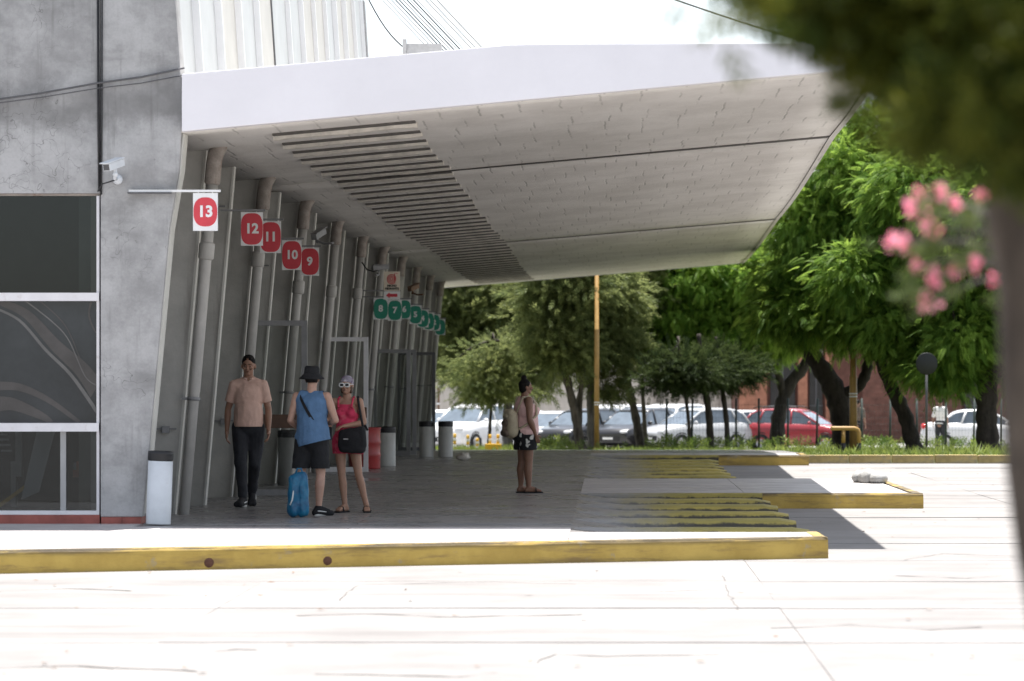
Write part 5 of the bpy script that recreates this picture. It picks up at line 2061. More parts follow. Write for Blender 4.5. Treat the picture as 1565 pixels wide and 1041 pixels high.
# ------------------------------------------------------------------ vegetation
def sprig(kind):
    """template leaf spray: list of small faces round a drooping twig, about 1 unit long"""
    v, f = [], []

    thin = kind in ('frond', 'needle')

    def leaf(b, d, w_, n_, fold=.25):
        b, d = V(b), V(d)
        s_ = d.cross(V(n_)).normalized() * w_
        m_ = b + d * .5
        k_ = len(v)
        if thin:
            v.extend([b + s_ * .8, b + d, b + d * .35 - s_ * 1.3])
            f.append((k_, k_ + 1, k_ + 2))
            return
        v.extend([b, m_ + s_ - V(n_) * w_ * fold, b + d, m_ - s_ - V(n_) * w_ * fold])
        f.append((k_, k_ + 1, k_ + 2))
        f.append((k_, k_ + 2, k_ + 3))
    if kind == 'frond':                      # feathery compound leaf: pairs of leaflets
        for i in range(8):
            t = .10 + .90 * i / 8
            p = V((t, 0, -.35 * t * t))
            L = .34 * (1 - .45 * t)
            for sgn in (-1, 1):
                leaf(p, (L * .7, sgn * L, -.10), .050, (0, 0, 1))
        leaf((1, 0, -.35), (.25, 0, -.12), .06, (0, 0, 1))
    elif kind == 'needle':                   # cypress / pine spray: slim pointed tufts
        for i in range(5):
            t = .1 + .85 * i / 5
            for a in (0.4, 2.4, 4.4):
                a2 = a + i * 1.1
                leaf((t, 0, -.06 * t), (.34, .17 * math.cos(a2), .17 * math.sin(a2) - .02), .036, (-math.sin(a2) * .3, -math.sin(a2), math.cos(a2)))
        leaf((.85, 0, -.05), (.4, 0, 0), .03, (0, 0, 1))
    elif kind == 'oleander':                 # whorls of long leaves
        for i in range(4):
            t = .1 + .9 * i / 4
            for q in range(3):
                a = 2.1 * q + i * 1.05
                leaf((t, 0, 0), (.38, .42 * math.cos(a), .42 * math.sin(a)), .065, (-.5, -math.sin(a), math.cos(a)))
    elif kind == 'flower':
        for q in range(5):
            a = 2 * math.pi * q / 5
            leaf((0, 0, 0), (.25, .5 * math.cos(a), .5 * math.sin(a)), .24, (-.8, .3 * math.cos(a), .3 * math.sin(a)))
    return np.array([tuple(x) for x in v]), np.array(f)


TPL = {k_: sprig(k_) for k_ in ('frond', 'needle', 'oleander', 'flower')}


def foliage(name, kind, pos, dirs, size, mat, parent=None, roll=None, tone=None):
    """joins many sprays into one leafy mesh; each carries its own leaf tone"""
    tv, tf = TPL[kind]
    n_ = len(pos)
    pos = np.asarray(pos, float)
    d = np.asarray(dirs, float)
    d /= np.linalg.norm(d, axis=1)[:, None] + 1e-9
    up = np.tile([0.0, 0, 1], (n_, 1)) + rng.normal(0, .45 if roll is None else roll, (n_, 3))
    y_ = np.cross(up, d)
    y_ /= np.linalg.norm(y_, axis=1)[:, None] + 1e-9
    z_ = np.cross(d, y_)
    size = np.asarray(size, float)[:, None, None]
    Rm = np.stack([d, y_, z_], axis=1)                      # n,3,3 rows = axes
    allv = pos[:, None, :] + size * np.einsum('vk,nkc->nvc', tv, Rm)
    nv = len(tv)
    allf = tf[None, :, :] + (np.arange(n_) * nv)[:, None, None]
    allv = allv.reshape(-1, 3)
    allf = allf.reshape(-1, 3)
    me = bpy.data.meshes.new(name)
    me.vertices.add(len(allv))
    me.vertices.foreach_set('co', allv.ravel())
    me.loops.add(len(allf) * 3)
    me.loops.foreach_set('vertex_index', allf.ravel().astype(np.int32))
    me.polygons.add(len(allf))
    me.polygons.foreach_set('loop_start', np.arange(len(allf), dtype=np.int32) * 3)
    me.polygons.foreach_set('loop_total', np.full(len(allf), 3, dtype=np.int32))
    me.update(calc_edges=True)
    at_ = me.attributes.new('rnd', 'FLOAT', 'POINT')
    tn = rng.random(n_) if tone is None else np.clip(tone + rng.normal(0, .22, n_), 0, 1)
    at_.data.foreach_set('value', np.repeat(tn, nv).astype(np.float32))
    return link(name, me, mat, parent)


def crown_points(blobs, n_clumps, per, clump_r, seed, shell=.55, outward=.6, droop=.35):
    """clumps of sprays inside the union of ellipsoid blobs [(c, r)], uneven, denser towards the outside"""
    g = np.random.default_rng(seed)
    vol = np.array([b[1][0] * b[1][1] * b[1][2] for b in blobs]) ** .67
    vol /= vol.sum()
    P_, D_, S_, T_ = [], [], [], []
    for _ in range(n_clumps):
        c, r = blobs[g.choice(len(blobs), p=vol)]
        u = g.normal(size=3)
        u /= np.linalg.norm(u)
        rad = shell + (1.04 - shell) * g.random() ** .8
        cc = np.array(c) + u * np.array(r) * rad
        m_ = max(4, int(per * g.uniform(.5, 1.5)))
        cr = clump_r * g.uniform(.6, 1.4)
        q = g.normal(size=(m_, 3)) * cr * np.array([1, 1, .62])
        P_.append(cc + q)
        dd = u * outward + q / (cr + 1e-6) * .5 + g.normal(size=(m_, 3)) * .35
        dd[:, 2] -= droop
        D_.append(dd)
        T_.append(np.full(m_, g.uniform(.1, .9)))
    return np.concatenate(P_), np.concatenate(D_), np.concatenate(T_)


def blob(px, py, rpx, rpy, Y, ry=None):
    p = at(px, py, Y)
    s_ = Y / F
    return ((p.x, p.y, p.z), (rpx * s_, (ry if ry else rpx * s_ * .9), rpy * s_))


def ground_z(y):
    return float(np.interp(y, [p_[0] for p_ in prof], [p_[1] for p_ in prof]))


def tree(name, label, trunk, blobs, kind, mat, bark, size, n_clumps, per, clump_r, seed, limbs=(), group=None, shell=.55, outward=.6, droop=.35):
    """trunk: [(px,py,Y,radius)], limbs the same; crown sprays fill the blobs"""
    tr = [(at(a, b_, c), r_) for a, b_, c, r_ in trunk]
    base = tr[0][0].copy()
    base.z = ground_z(base.y) - .02
    root = empty(name, base)
    tag(root, label, 'tree', group)
    g = random.Random(seed)

    def stem(path, nm, parent):
        P_ = [p - base for p, _ in path]
        if nm == 'trunk':
            P_[0] = V((P_[0].x, 0, 0))
        Rr = [r for _, r in path]
        q, rr = [], []
        for i in range(len(P_) - 1):
            a, b_, c, d = P_[max(i - 1, 0)], P_[i], P_[i + 1], P_[min(i + 2, len(P_) - 1)]
            for k_ in range(6):
                t = k_ / 6
                q.append(.5 * ((2 * b_) + (c - a) * t + (2 * a - 5 * b_ + 4 * c - d) * t * t + (3 * b_ - a - 3 * c + d) * t ** 3))
                rr.append((Rr[i] + (Rr[i + 1] - Rr[i]) * t) * (1 + .10 * math.sin(i * 7 + k_ * 2.3)))
        q.append(P_[-1]); rr.append(Rr[-1])
        if nm == 'trunk':
            rr[0] *= 1.45
            if len(rr) > 1:
                rr[1] *= 1.12
        b = MB()
        b.tube(q, rr, 11)
        o = b.build(nm, bark, parent)
        for v_ in o.data.vertices:
            v_.co += V(v_.normal) * .022 * mnoise.noise(V(v_.co) * 6 + V((seed, 0, 0)))
        return o
    to = stem(tr, 'trunk', root)
    for lm in limbs:
        stem([(at(a, b_, c), r_) for a, b_, c, r_ in lm], 'limb', root)
    # twigs from the upper trunk to the blobs
    b = MB()
    src = [p - base for p, _ in tr[len(tr) // 2:]] + [at(*lm[-1][:3]) - base for lm in limbs]
    for c, r in blobs:
        for _ in range(3):
            u = V((g.gauss(0, .4) * r[0], g.gauss(0, .4) * r[1], g.gauss(0, .4) * r[2]))
            e_ = V(c) + u - base
            s0 = min(src, key=lambda p_: (p_ - e_).length)
            m_ = s0.lerp(e_, .5) + V((g.uniform(-.15, .15), g.uniform(-.15, .15), g.uniform(.0, .25)))
            b.tube([s0, m_, e_], [.045, .03, .012], 6)
    o = b.build('branches', bark, root)
    o['kind'] = 'stuff'
    P_, D_, T_ = crown_points(blobs, n_clumps, per, clump_r, seed, shell, outward, droop)
    P_ -= np.array(base)
    foliage('crown', kind, P_, D_, rng.uniform(.65, 1.25, len(P_)) * size, mat, root, tone=T_)
    return root


GR = 'trees on the verge beyond the yard'
B, DK, PL = M['bark'], M['barkdark'], M['barkpale']
# conifers left of the yellow pole
tree('pine_tree', 'small thin pine with low dark crown in front of the white pickup', [(746, 692, 104, .055), (749, 650, 104, .05), (752, 590, 104, .035), (752, 520, 104, .02)],
     [blob(728, 598, 34, 14, 104), blob(768, 590, 28, 12, 104), blob(748, 572, 40, 14, 104), blob(735, 550, 36, 14, 104), blob(765, 535, 30, 14, 104)], 'needle', M['leaf_pine'], DK, .36, 64, 22, .24, 21, group=GR, shell=.2)
tree('pine_tree', 'broad olive pine with pale straight trunk behind the woman in pink', [(777, 692, 111, .19), (776, 640, 111, .17), (778, 570, 111, .15), (772, 480, 111, .09), (770, 430, 111, .05)],
     [blob(700, 500, 52, 60, 111), blob(760, 480, 60, 52, 111), blob(820, 500, 50, 55, 111), blob(730, 555, 62, 34, 111), blob(805, 565, 48, 28, 111), blob(690, 445, 52, 36, 111), blob(790, 430, 62, 40, 111), blob(700, 390, 60, 40, 112), blob(780, 360, 60, 50, 112)],
     'needle', M['leaf_pine'], PL, .50, 430, 30, .30, 22, group=GR, shell=.3)
tree('pine_tree', 'leaning dark trunked pine right of the woman in pink', [(888, 692, 102, .17), (880, 640, 102, .13), (868, 585, 102, .12), (852, 530, 102, .10), (846, 460, 102, .05)],
     [blob(850, 450, 42, 40, 102), blob(835, 500, 40, 30, 102), blob(880, 430, 38, 34, 102), blob(865, 530, 34, 22, 102), blob(855, 400, 45, 36, 102)],
     'needle', M['leaf_pine'], B, .46, 190, 28, .27, 23, limbs=[[(884, 680, 102.2, .12), (886, 610, 102.4, .09), (894, 540, 102.4, .06), (890, 490, 102.4, .03)]], group=GR, shell=.3)
tree('pine_tree', 'upright pine directly left of the ochre pole', [(906, 692, 103.5, .15), (903, 620, 103.5, .13), (902, 540, 103.5, .12), (900, 470, 103.5, .08), (905, 420, 103.5, .04)],
     [blob(905, 500, 36, 36, 103.5), blob(935, 520, 30, 40, 103.5), blob(930, 450, 45, 34, 103.5), blob(885, 410, 50, 40, 103.5), blob(925, 585, 18, 18, 103.5)],
     'needle', M['leaf_pine'], PL, .46, 170, 26, .25, 24, group=GR, shell=.25)
tree('pine_tree', 'olive pine with trunk leaning left just right of the ochre pole', [(980, 692, 106, .15), (972, 640, 106, .13), (958, 580, 106, .12), (946, 520, 106, .10), (945, 440, 106, .05)],
     [blob(950, 470, 48, 44, 106), blob(975, 510, 40, 34, 106), blob(935, 425, 44, 30, 106), blob(985, 440, 46, 44, 106), blob(955, 385, 60, 40, 106)],
     'needle', M['leaf_pine'], B, .48, 210, 28, .28, 25, group=GR, shell=.3)
tree('pine_tree', 'slim straight pine trunk with small crown beside the leaning olive pine', [(987, 692, 109, .075), (984, 630, 109, .07), (980, 560, 109, .06), (980, 490, 109, .03)],
     [blob(985, 535, 28, 16, 109), blob(980, 490, 32, 26, 109)], 'needle', M['leaf_pine'], B, .4, 60, 22, .22, 26, group=GR, shell=.2)
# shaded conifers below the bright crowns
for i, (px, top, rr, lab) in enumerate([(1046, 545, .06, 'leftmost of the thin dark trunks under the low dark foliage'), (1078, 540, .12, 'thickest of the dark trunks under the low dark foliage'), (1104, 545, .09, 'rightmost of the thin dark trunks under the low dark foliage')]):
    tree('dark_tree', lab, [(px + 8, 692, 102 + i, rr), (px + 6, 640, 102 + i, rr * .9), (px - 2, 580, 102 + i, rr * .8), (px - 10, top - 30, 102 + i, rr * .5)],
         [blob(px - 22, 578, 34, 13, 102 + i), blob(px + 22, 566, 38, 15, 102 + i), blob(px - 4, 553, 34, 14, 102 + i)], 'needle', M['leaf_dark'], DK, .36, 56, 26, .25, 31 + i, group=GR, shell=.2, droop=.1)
# bright feathery trees
tree('feathery_tree', 'bright green feathery tree spreading under the canopy tip', [(1188, 688, 107, .26), (1190, 640, 107, .23), (1205, 590, 107, .21), (1236, 545, 107, .17), (1225, 480, 107, .10)],
     [blob(1035, 480, 50, 46, 106), blob(1100, 500, 60, 40, 106), blob(1060, 430, 70, 40, 106), blob(1150, 440, 70, 60, 106), blob(1000, 440, 26, 36, 106), blob(1015, 520, 36, 26, 106), blob(1180, 510, 50, 34, 106), blob(1120, 390, 60, 40, 107), blob(1020, 390, 50, 40, 107), blob(1220, 430, 60, 50, 107)],
     'frond', M['leaf_bright'], DK, .28, 809, 30, .25, 41, limbs=[[(1198, 610, 107, .16), (1185, 560, 106.6, .10), (1150, 500, 106.4, .06)], [(1236, 545, 107, .13), (1262, 520, 107.3, .10), (1290, 505, 107.5, .06)]], group=GR, droop=.5)
tree('feathery_tree', 'big feathery tree with forked dark trunk left of the tall ochre pole', [(1292, 688, 86, .32), (1288, 640, 86, .30), (1272, 590, 86, .28), (1240, 540, 86, .21), (1222, 500, 86, .14)],
     [blob(1304, 425, 46, 46, 83.6), blob(1240, 330, 60, 60, 86), blob(1290, 270, 60, 60, 86), blob(1300, 360, 70, 60, 86), blob(1240, 420, 70, 50, 86), blob(1320, 440, 60, 50, 86), blob(1270, 490, 56, 34, 85), blob(1340, 320, 60, 70, 87), blob(1210, 480, 50, 40, 85.5), blob(1340, 220, 70, 50, 87)],
     'frond', M['leaf_mid'], DK, .28, 835, 30, .25, 42, limbs=[[(1280, 610, 86, .2), (1312, 590, 86, .15), (1326, 560, 86, .13), (1322, 520, 86, .09), (1310, 470, 86, .05)]], group=GR, droop=.55)
tree('feathery_tree', 'feathery tree with trunk leaning left, right of the tall ochre pole', [(1398, 690, 84, .22), (1385, 640, 84, .19), (1362, 590, 84, .17), (1342, 540, 84, .14), (1335, 490, 84, .08)],
     [blob(1400, 300, 70, 60, 84), blob(1420, 380, 70, 50, 84), blob(1370, 430, 60, 45, 84), blob(1420, 470, 60, 40, 84), blob(1350, 500, 46, 30, 83.5), blob(1400, 530, 40, 26, 83.5), blob(1440, 250, 70, 60, 85), blob(1420, 560, 34, 18, 83)],
     'frond', M['leaf_mid'], DK, .28, 730, 30, .25, 43, limbs=[[(1365, 600, 84, .10), (1362, 560, 83.7, .09), (1380, 520, 83.5, .06)]], group=GR, droop=.55)
tree('feathery_tree', 'feathery tree on the thick straight trunk nearest the white sedan', [(1512, 690, 82, .30), (1508, 640, 82, .26), (1510, 580, 82, .25), (1518, 510, 82, .2), (1515, 440, 82, .12)],
     [blob(1500, 330, 70, 60, 82), blob(1540, 400, 60, 60, 82), blob(1480, 430, 60, 50, 82), blob(1510, 500, 60, 40, 82), blob(1470, 520, 46, 36, 81.5), blob(1450, 575, 40, 22, 81.5), blob(1580, 480, 60, 60, 82), blob(1550, 280, 80, 70, 83), blob(1580, 560, 40, 40, 82)],
     'frond', M['leaf_mid'], DK, .28, 730, 30, .25, 44, limbs=[[(1508, 600, 82, .15), (1490, 545, 81.8, .12), (1462, 500, 81.6, .07)]], group=GR, droop=.55)
# a further row behind the parking lot closes the gaps between crowns
for i, (px, py, rx, ry, Y, mt) in enumerate([(700, 520, 70, 90, 176, 'leaf_pine'), (830, 470, 80, 80, 178, 'leaf_pine'), (1010, 490, 80, 80, 176, 'leaf_mid'), (1380, 500, 90, 80, 180, 'leaf_mid'), (1530, 500, 90, 90, 178, 'leaf_mid')]):
    tree('distant_tree', ['far olive tree behind the left end of the cream wall', 'far olive tree behind the middle of the cream wall', 'far green tree between the cream wall and the brick building',
                          'far green tree rising behind the brick building', 'far green tree at the right edge behind the white sedan'][i],
         [(px, 690, Y, .3), (px + 4, 620, Y, .26), (px, 520, Y, .15), (px, 470, Y, .08)],
         [blob(px, py, rx, ry, Y), blob(px - rx * .6, py + ry * .3, rx * .6, ry * .5, Y), blob(px + rx * .6, py + ry * .2, rx * .6, ry * .6, Y), blob(px, py - ry * .7, rx * .6, ry * .5, Y)],
         'frond', M[mt], B, .85, 150, 14, .6, 60 + i, group='trees behind the parking lot', shell=.3)

# foreground: oleander tree with trunk at the right edge, far out of focus
fo = empty('oleander_tree', (.93, 7.0, 0))
tag(fo, 'blurred foreground tree with pale trunk and dark overhanging foliage at the right edge', 'tree')
base = V((.93, 7.0, 0))
b = MB()
tp = [V((1.0, 7.0, -.01)), at(1642, 1041, 7.0), at(1604, 800, 7.0), at(1578, 560, 7.0), at(1562, 380, 7.0), at(1550, 240, 7.0), at(1520, 60, 7.05), at(1500, -120, 7.1)]
q = []
for i in range(len(tp) - 1):
    for k_ in range(5):
        q.append(tp[i].lerp(tp[i + 1], k_ / 5) - base)
q.append(tp[-1] - base)
b.tube(q, [.078 - .030 * i / (len(q) - 1) for i in range(len(q))], 14)
M['barkfore'] = pmat('brown_grey_bark', (0.095, 0.074, 0.058), .9, .35, 9, .6, 30, streak=((0.05, 0.038, 0.03), (16, 16, 3), .45, .65))
o = b.build('trunk', M['barkfore'], fo)
for v_ in o.data.vertices:
    v_.co += V(v_.normal) * .016 * mnoise.noise(V(v_.co) * 6)
g = random.Random(5)
b = MB()
for (px, py, Y) in ((1400, -30, 6.6), (1250, -40, 6.6), (1450, 160, 6.9), (1500, 260, 7.0), (1600, 120, 7.2)):
    e_ = at(px, py, Y) - base
    s0 = at(1530, min(py + 120, 330), 7.0) - base
    b.tube([s0, s0.lerp(e_, .5) + V((0, 0, .05)), e_], [.017, .012, .006], 7)
o = b.build('branches', M['barkdark'], fo)
o['kind'] = 'stuff'
fb = [(1380, 50, 80, 50), (1285, 40, 65, 40), (1185, 5, 60, 20), (1470, 110, 80, 70), (1365, 120, 45, 35), (1510, 200, 50, 45), (1440, 190, 45, 30), (1318, 172, 18, 8), (1545, 60, 60, 70), (1430, 0, 110, 40), (1250, -20, 90, 30), (1078, 30, 8, 4), (1225, 60, 26, 18), (1600, 150, 50, 90), (1410, 225, 30, 14), (1320, -60, 170, 40), (1500, -60, 150, 60), (1545, 270, 30, 25)]
blobs = []
for i, (px, py, rx, ry) in enumerate(fb):
    px, py = px + 26, py - 30
    Y = 6.3 + .9 * g.random()
    blobs.append(blob(px, py, rx, ry, Y, .20))
P_, D_, T_ = crown_points(blobs, 460, 9, .032, 71, shell=.05, outward=.4, droop=.1)
P_ -= np.array(base)
foliage('crown', 'oleander', P_, D_, rng.uniform(.7, 1.2, len(P_)) * .075, M['leaf_fore'], fo, tone=T_)
# oleander blossom on thin twigs, a little farther off
fl = empty('oleander_shrub', (1.16, 9.0, 0))
tag(fl, 'pink flowering oleander branches hanging in front of the green trees', 'shrub')
base = V((1.16, 9.0, 0))
b = MB()
b.tube([V((0, 0, -.01)), V((.03, 0, .9)), V((-.0, 0, 1.7)), at(1575, 430, 9.0) - base, at(1570, 330, 9.0) - base], [.03, .026, .022, .016, .010], 10)
b.build('trunk', M['bark'], fl)
FLW = [(1368, 367, 17), (1392, 318, 17), (1410, 298, 13), (1420, 345, 16), (1401, 405, 11), (1427, 428, 15), (1461, 416, 13), (1440, 298, 10), (1492, 404, 12), (1415, 463, 15), (1460, 312, 12), (1500, 300, 10), (1518, 428, 10), (1384, 372, 10), (1432, 352, 9)]
b = MB()
for px, py, r_ in FLW:
    e_ = at(px, py, 9.0) - base
    s0 = at(1570, 400 + (py - 370) * .3, 9.0) - base
    b.tube([s0, s0.lerp(e_, .45) + V((0, .02, .03)), e_], [.006, .004, .0025], 6)
o = b.build('twigs', M['barkpale'], fl)
o['kind'] = 'stuff'
for px, py, r_ in FLW:
    c = at(px, py, 9.0 + g.uniform(-.12, .12)) - base
    m_ = 16
    P_ = np.array(c) + rng.normal(0, .45, (m_, 3)) * r_ * 9 / F
    D_ = rng.normal(0, 1, (m_, 3)) + np.array([0, -.5, .3])
    foliage('blossom', 'flower', P_, D_, rng.uniform(.8, 1.2, m_) * .021, M['petal'], fl)
P_, D_ = [], []
for px, py, r_ in FLW + [(1400, 345, 20), (1440, 380, 30), (1480, 350, 30), (1400, 440, 20), (1450, 330, 26), (1500, 370, 26), (1390, 395, 20)]:
    for _ in range(3 if r_ < 19 else 6):
        P_.append(tuple(at(px + g.gauss(14, 16), py + g.gauss(4, 14), 9.0 + g.uniform(-.15, .15)) - base))
        D_.append((g.gauss(-.5, .6), g.gauss(0, .6), g.gauss(.1, .6)))
foliage('leaves', 'oleander', np.array(P_), np.array(D_), rng.uniform(.7, 1.1, len(P_)) * .06, M['leaf_olive'], fl)['kind'] = 'stuff'

# grass and weeds on the verge
n_ = 34000
X = rng.uniform(-6.5, 16, n_)
Yv = np.where(X > 4.15, 71.6 + rng.random(n_) ** 1.3 * 34, 99 + rng.random(n_) * 9)
Z = np.interp(Yv, [p_[0] for p_ in prof], [p_[1] for p_ in prof])
hgt = .05 + .12 * rng.random(n_) ** 2
pn = np.array([mnoise.noise(V((x * .55, y * .22, 0))) for x, y in zip(X, Yv)])
keep = (pn > -.30) & ((X > 4.15) | (Yv > 99))
hgt = hgt * (1 + np.clip(pn, -.2, 1) * 1.4)
X, Yv, Z, hgt, pn = X[keep], Yv[keep], Z[keep], hgt[keep], pn[keep]
n_ = len(X)
ang = rng.uniform(0, 2 * np.pi, n_)
wd = .012 + .012 * rng.random(n_)
ln_ = rng.normal(0, .5, (n_, 2)) * hgt[:, None]
ca, sa = np.cos(ang) * wd, np.sin(ang) * wd
vv = np.empty((n_, 3, 3))
vv[:, 0] = np.stack([X - ca, Yv - sa, Z], 1)
vv[:, 1] = np.stack([X + ca, Yv + sa, Z], 1)
vv[:, 2] = np.stack([X + ln_[:, 0], Yv + ln_[:, 1], Z + hgt], 1)
me = bpy.data.meshes.new('grass')
me.from_pydata(vv.reshape(-1, 3).tolist(), [], np.arange(n_ * 3).reshape(-1, 3).tolist())
a_ = me.attributes.new('rnd', 'FLOAT', 'POINT')
a_.data.foreach_set('value', np.repeat(np.clip(.5 + pn * .8 + rng.normal(0, .2, n_), 0, 1), 3).astype(np.float32))
tag(link('grass', me, M['grass']), kind='stuff')
# taller weeds along the fence
P_, D_ = [], []
for _ in range(420):
    y = rng.uniform(100, 106)
    px = rng.choice([rng.normal(1040, 30), rng.normal(1090, 40), rng.normal(1180, 60), rng.normal(1330, 30), rng.normal(850, 25), rng.normal(1450, 60)])
    x = (px - 932) * y / F
    P_.append((x, y, ground_z(y) + rng.uniform(.0, .22)))
    D_.append((rng.normal(0, .5), rng.normal(0, .5), 1.0))
tag(foliage('weeds', 'oleander', P_, D_, rng.uniform(.14, .32, len(P_)), M['grass'], roll=1.0), kind='stuff')
# dry leaves and specks on the road
vv, ff = [], []
for i in range(260):
    x, y = random.uniform(-6, 7), random.uniform(20, 68)
    if x < 2.4 and y > kline(x) - .2:
        continue
    a, r_ = random.uniform(0, 6.28), random.uniform(.010, .03)
    k_ = len(vv)
    for q in range(4):
        vv.append((x + r_ * math.cos(a + q * 1.57) * (1.6 if q % 2 else .8), y + r_ * math.sin(a + q * 1.57) * (1.6 if q % 2 else .8), .004 + random.uniform(0, .012)))
    ff.append((k_, k_ + 1, k_ + 2, k_ + 3))
b = MB()
b.add(vv, ff)
tag(b.build('fallen_leaves', M['wood']), kind='stuff')

# ------------------------------------------------------------------ poles, barrier, sign, fence, bollards
def pole(px, ybot, Y, h, r, label, mat=M['ochrepole']):
    x = (px - 932) * Y / F
    z = ground_z(Y)
    root = empty('street_pole', (x, Y, z))
    tag(root, label, 'pole', 'ochre painted poles on the verge')
    b = MB()
    b.tube([(0, 0, -.05), (0, 0, h * .5), (0, 0, h * .5 + .01), (0, 0, h)], [r, r, r * .82, r * .8], 14)
    b.build('shaft', mat, root)
    b = MB()
    b.lathe([(r * 1.02, 0.0), (r * 1.7, .01), (r * 1.6, .06), (r * 1.02, .09)], 14)
    b.build('base_collar', mat, root)
    for z_ in (1.35, 1.42):
        b = MB()
        b.lathe([(r * 1.01, z_), (r * 1.08, z_ + .005), (r * 1.08, z_ + .03), (r * 1.01, z_ + .035)], 14)
        b.build('band', M['signwhite'], root)
    return root


pole(912, 690, 101, 7.2, .075, 'slim ochre pole standing among the pine trunks')
pole(1304, 690, 84.4, 3.75, .095, 'thicker ochre pole rising behind the yellow pipe barrier')
Y = 79
x = (1293 - 932) * Y / F
root = empty('pipe_barrier', (x, Y, ground_z(Y)))
tag(root, 'yellow bent pipe barrier with dark feet in front of the thicker ochre pole', 'barrier')
b = MB()
hh = .56
arc = [(-.36, 0, hh - .0), (-.30, 0, hh), (.20, 0, hh), (.27, 0, hh - .03), (.30, 0, hh - .1), (.30, 0, .22)]
b.tube(arc, .05, 12)
b.tube([(-.06, 0, hh - .04), (-.06, 0, .22)], .045, 12)
b.build('rail', M['ochrepole'], root)
for xx in (-.06, .30):
    b = MB()
    b.tube([(xx, 0, -.03), (xx, 0, .219)], .052, 12)
    b.build('foot', M['black'], root)
M['trimblackish'] = pmat('dark_sign_back', (0.014, 0.016, 0.015), .6, .2, 6)
# round traffic sign seen from behind
Y = 80
x = (1416 - 932) * Y / F
root = empty('traffic_sign', (x, Y, ground_z(Y)))
tag(root, 'round traffic sign seen from its dark back on a thin post by the white sedan', 'sign')
b = MB()
zc = CAMZ - (556 - 579) * Y / F - ground_z(Y)
b.tube([(0, 0, -.05), (0, 0, zc + .2)], .03, 10)
b.build('post', M['darkgrey'], root)
b = MB()
b.lathe([(0, -.012), (.255, -.012), (.262, 0), (.255, .006), (0, .006)], 30)
o = b.build('disc', M['trimblackish'], root, (0, -.045, zc))
o.rotation_euler = (R(90), 0, R(8))
# wire fence
YF_ = 105.0
fx0, fx1 = (1000 - 932) * YF_ / F, (1600 - 932) * YF_ / F
root = empty('wire_fence', (fx0, YF_, ground_z(YF_)))
tag(root, 'dark green wire mesh fence on thin posts in front of the parked cars', 'fence')
M['fencegreen'] = pmat('fence_green', (0.025, 0.04, 0.032), 0.5, 0.2, 9)
pb_ = MB()
pb_.tube([(0, 0, -.1), (0, 0, 1.62)], .034, 8)
pme = pb_.mesh('post')
pme.materials.append(M['fencegreen'])
for px in (1018, 1057, 1125, 1160, 1204, 1248, 1273, 1317, 1360, 1402, 1446, 1488, 1530, 1572):
    link('post', pme, None, root, ((px - 932) * YF_ / F - fx0, 0, 0), (0, random.uniform(-.02, .02), 0))
b = MB()
L = fx1 - fx0
for i in range(int(L / .1)):
    b.tube([(i * .1 + .3, .035, .02), (i * .1 + .3, .035, 1.45)], .0028, 3, caps=False)
for i in range(8):
    b.tube([(.2, .038, .05 + .195 * i), (L - .1, .038, .05 + .195 * i)], .0032, 3, caps=False)
o = b.build('wire_mesh', M['fencegreen'], root)
o['kind'] = 'stuff'
# striped plastic bollards
for i, (px, top, lab) in enumerate([(695, 640, 'orange and white striped bollard mostly hidden behind the rightmost bin'), (715, 666, 'orange and white striped bollard left of the shorter one by the pickup'), (729.5, 671, 'shortest orange and white striped bollard'),
                                    (749, 665, 'orange and white striped bollard on the left of the ochre block'), (761, 665, 'orange and white striped bollard on the right of the ochre block')]):
    Y = 101.0 if i < 3 else 100.2
    x = (px - 932) * Y / F
    z = ground_z(Y)
    h = CAMZ - (max(top, 664) - 579) * Y / F - z
    root = empty('bollard', (x, Y, z))
    tag(root, lab, 'bollard', 'orange and white striped bollards')
    n5 = 5
    for q in range(n5):
        b = MB()
        b.lathe([(0, h * q / n5), (.045, h * q / n5), (.045, h * (q + 1) / n5 - .001), (0, h * (q + 1) / n5 - .001)], 12)
        b.build('stripe', M['bollardyellow'] if q % 2 == 0 else M['bollardwhite'], root)
    b = MB()
    b.ball((0, 0, h), (.05, .05, .025), 12, 6)
    b.build('cap', M['bollardyellow'], root)
Y = 99.9
b = MB()
b.box(-.26, .22, -.1, .1, 0, .21)
o = b.build('concrete_block', M['bollardyellow'], None, ((755 - 932) * Y / F, Y, ground_z(Y)), bevel=.02)
tag(o, 'low orange painted block at the foot of two striped bollards', 'block')


# ------------------------------------------------------------------ parked cars
def paint(name, col, rough=.3):
    return pmat(name, col, rough, .04, 3, coat=.5)


M['carglass'] = pmat('car_glass', (0.11, 0.14, 0.17), 0.08, 0.3, 2, spec=1.0)
M['tyre'] = pmat('tyre_rubber', (0.02, 0.02, 0.02), 0.85, 0.2, 12)
M['rim'] = pmat('alloy_rim', (0.45, 0.45, 0.46), 0.35, 0.1, 9, metallic=.8)
M['headlight'] = pmat('headlight_lens', (0.6, 0.62, 0.64), 0.1, 0.1, 9)
M['taillight'] = pmat('taillight_lens', (0.45, 0.02, 0.02), 0.15, 0.1, 9)
M['trimblack'] = pmat('car_trim', (0.02, 0.02, 0.02), 0.6, 0.1, 9)

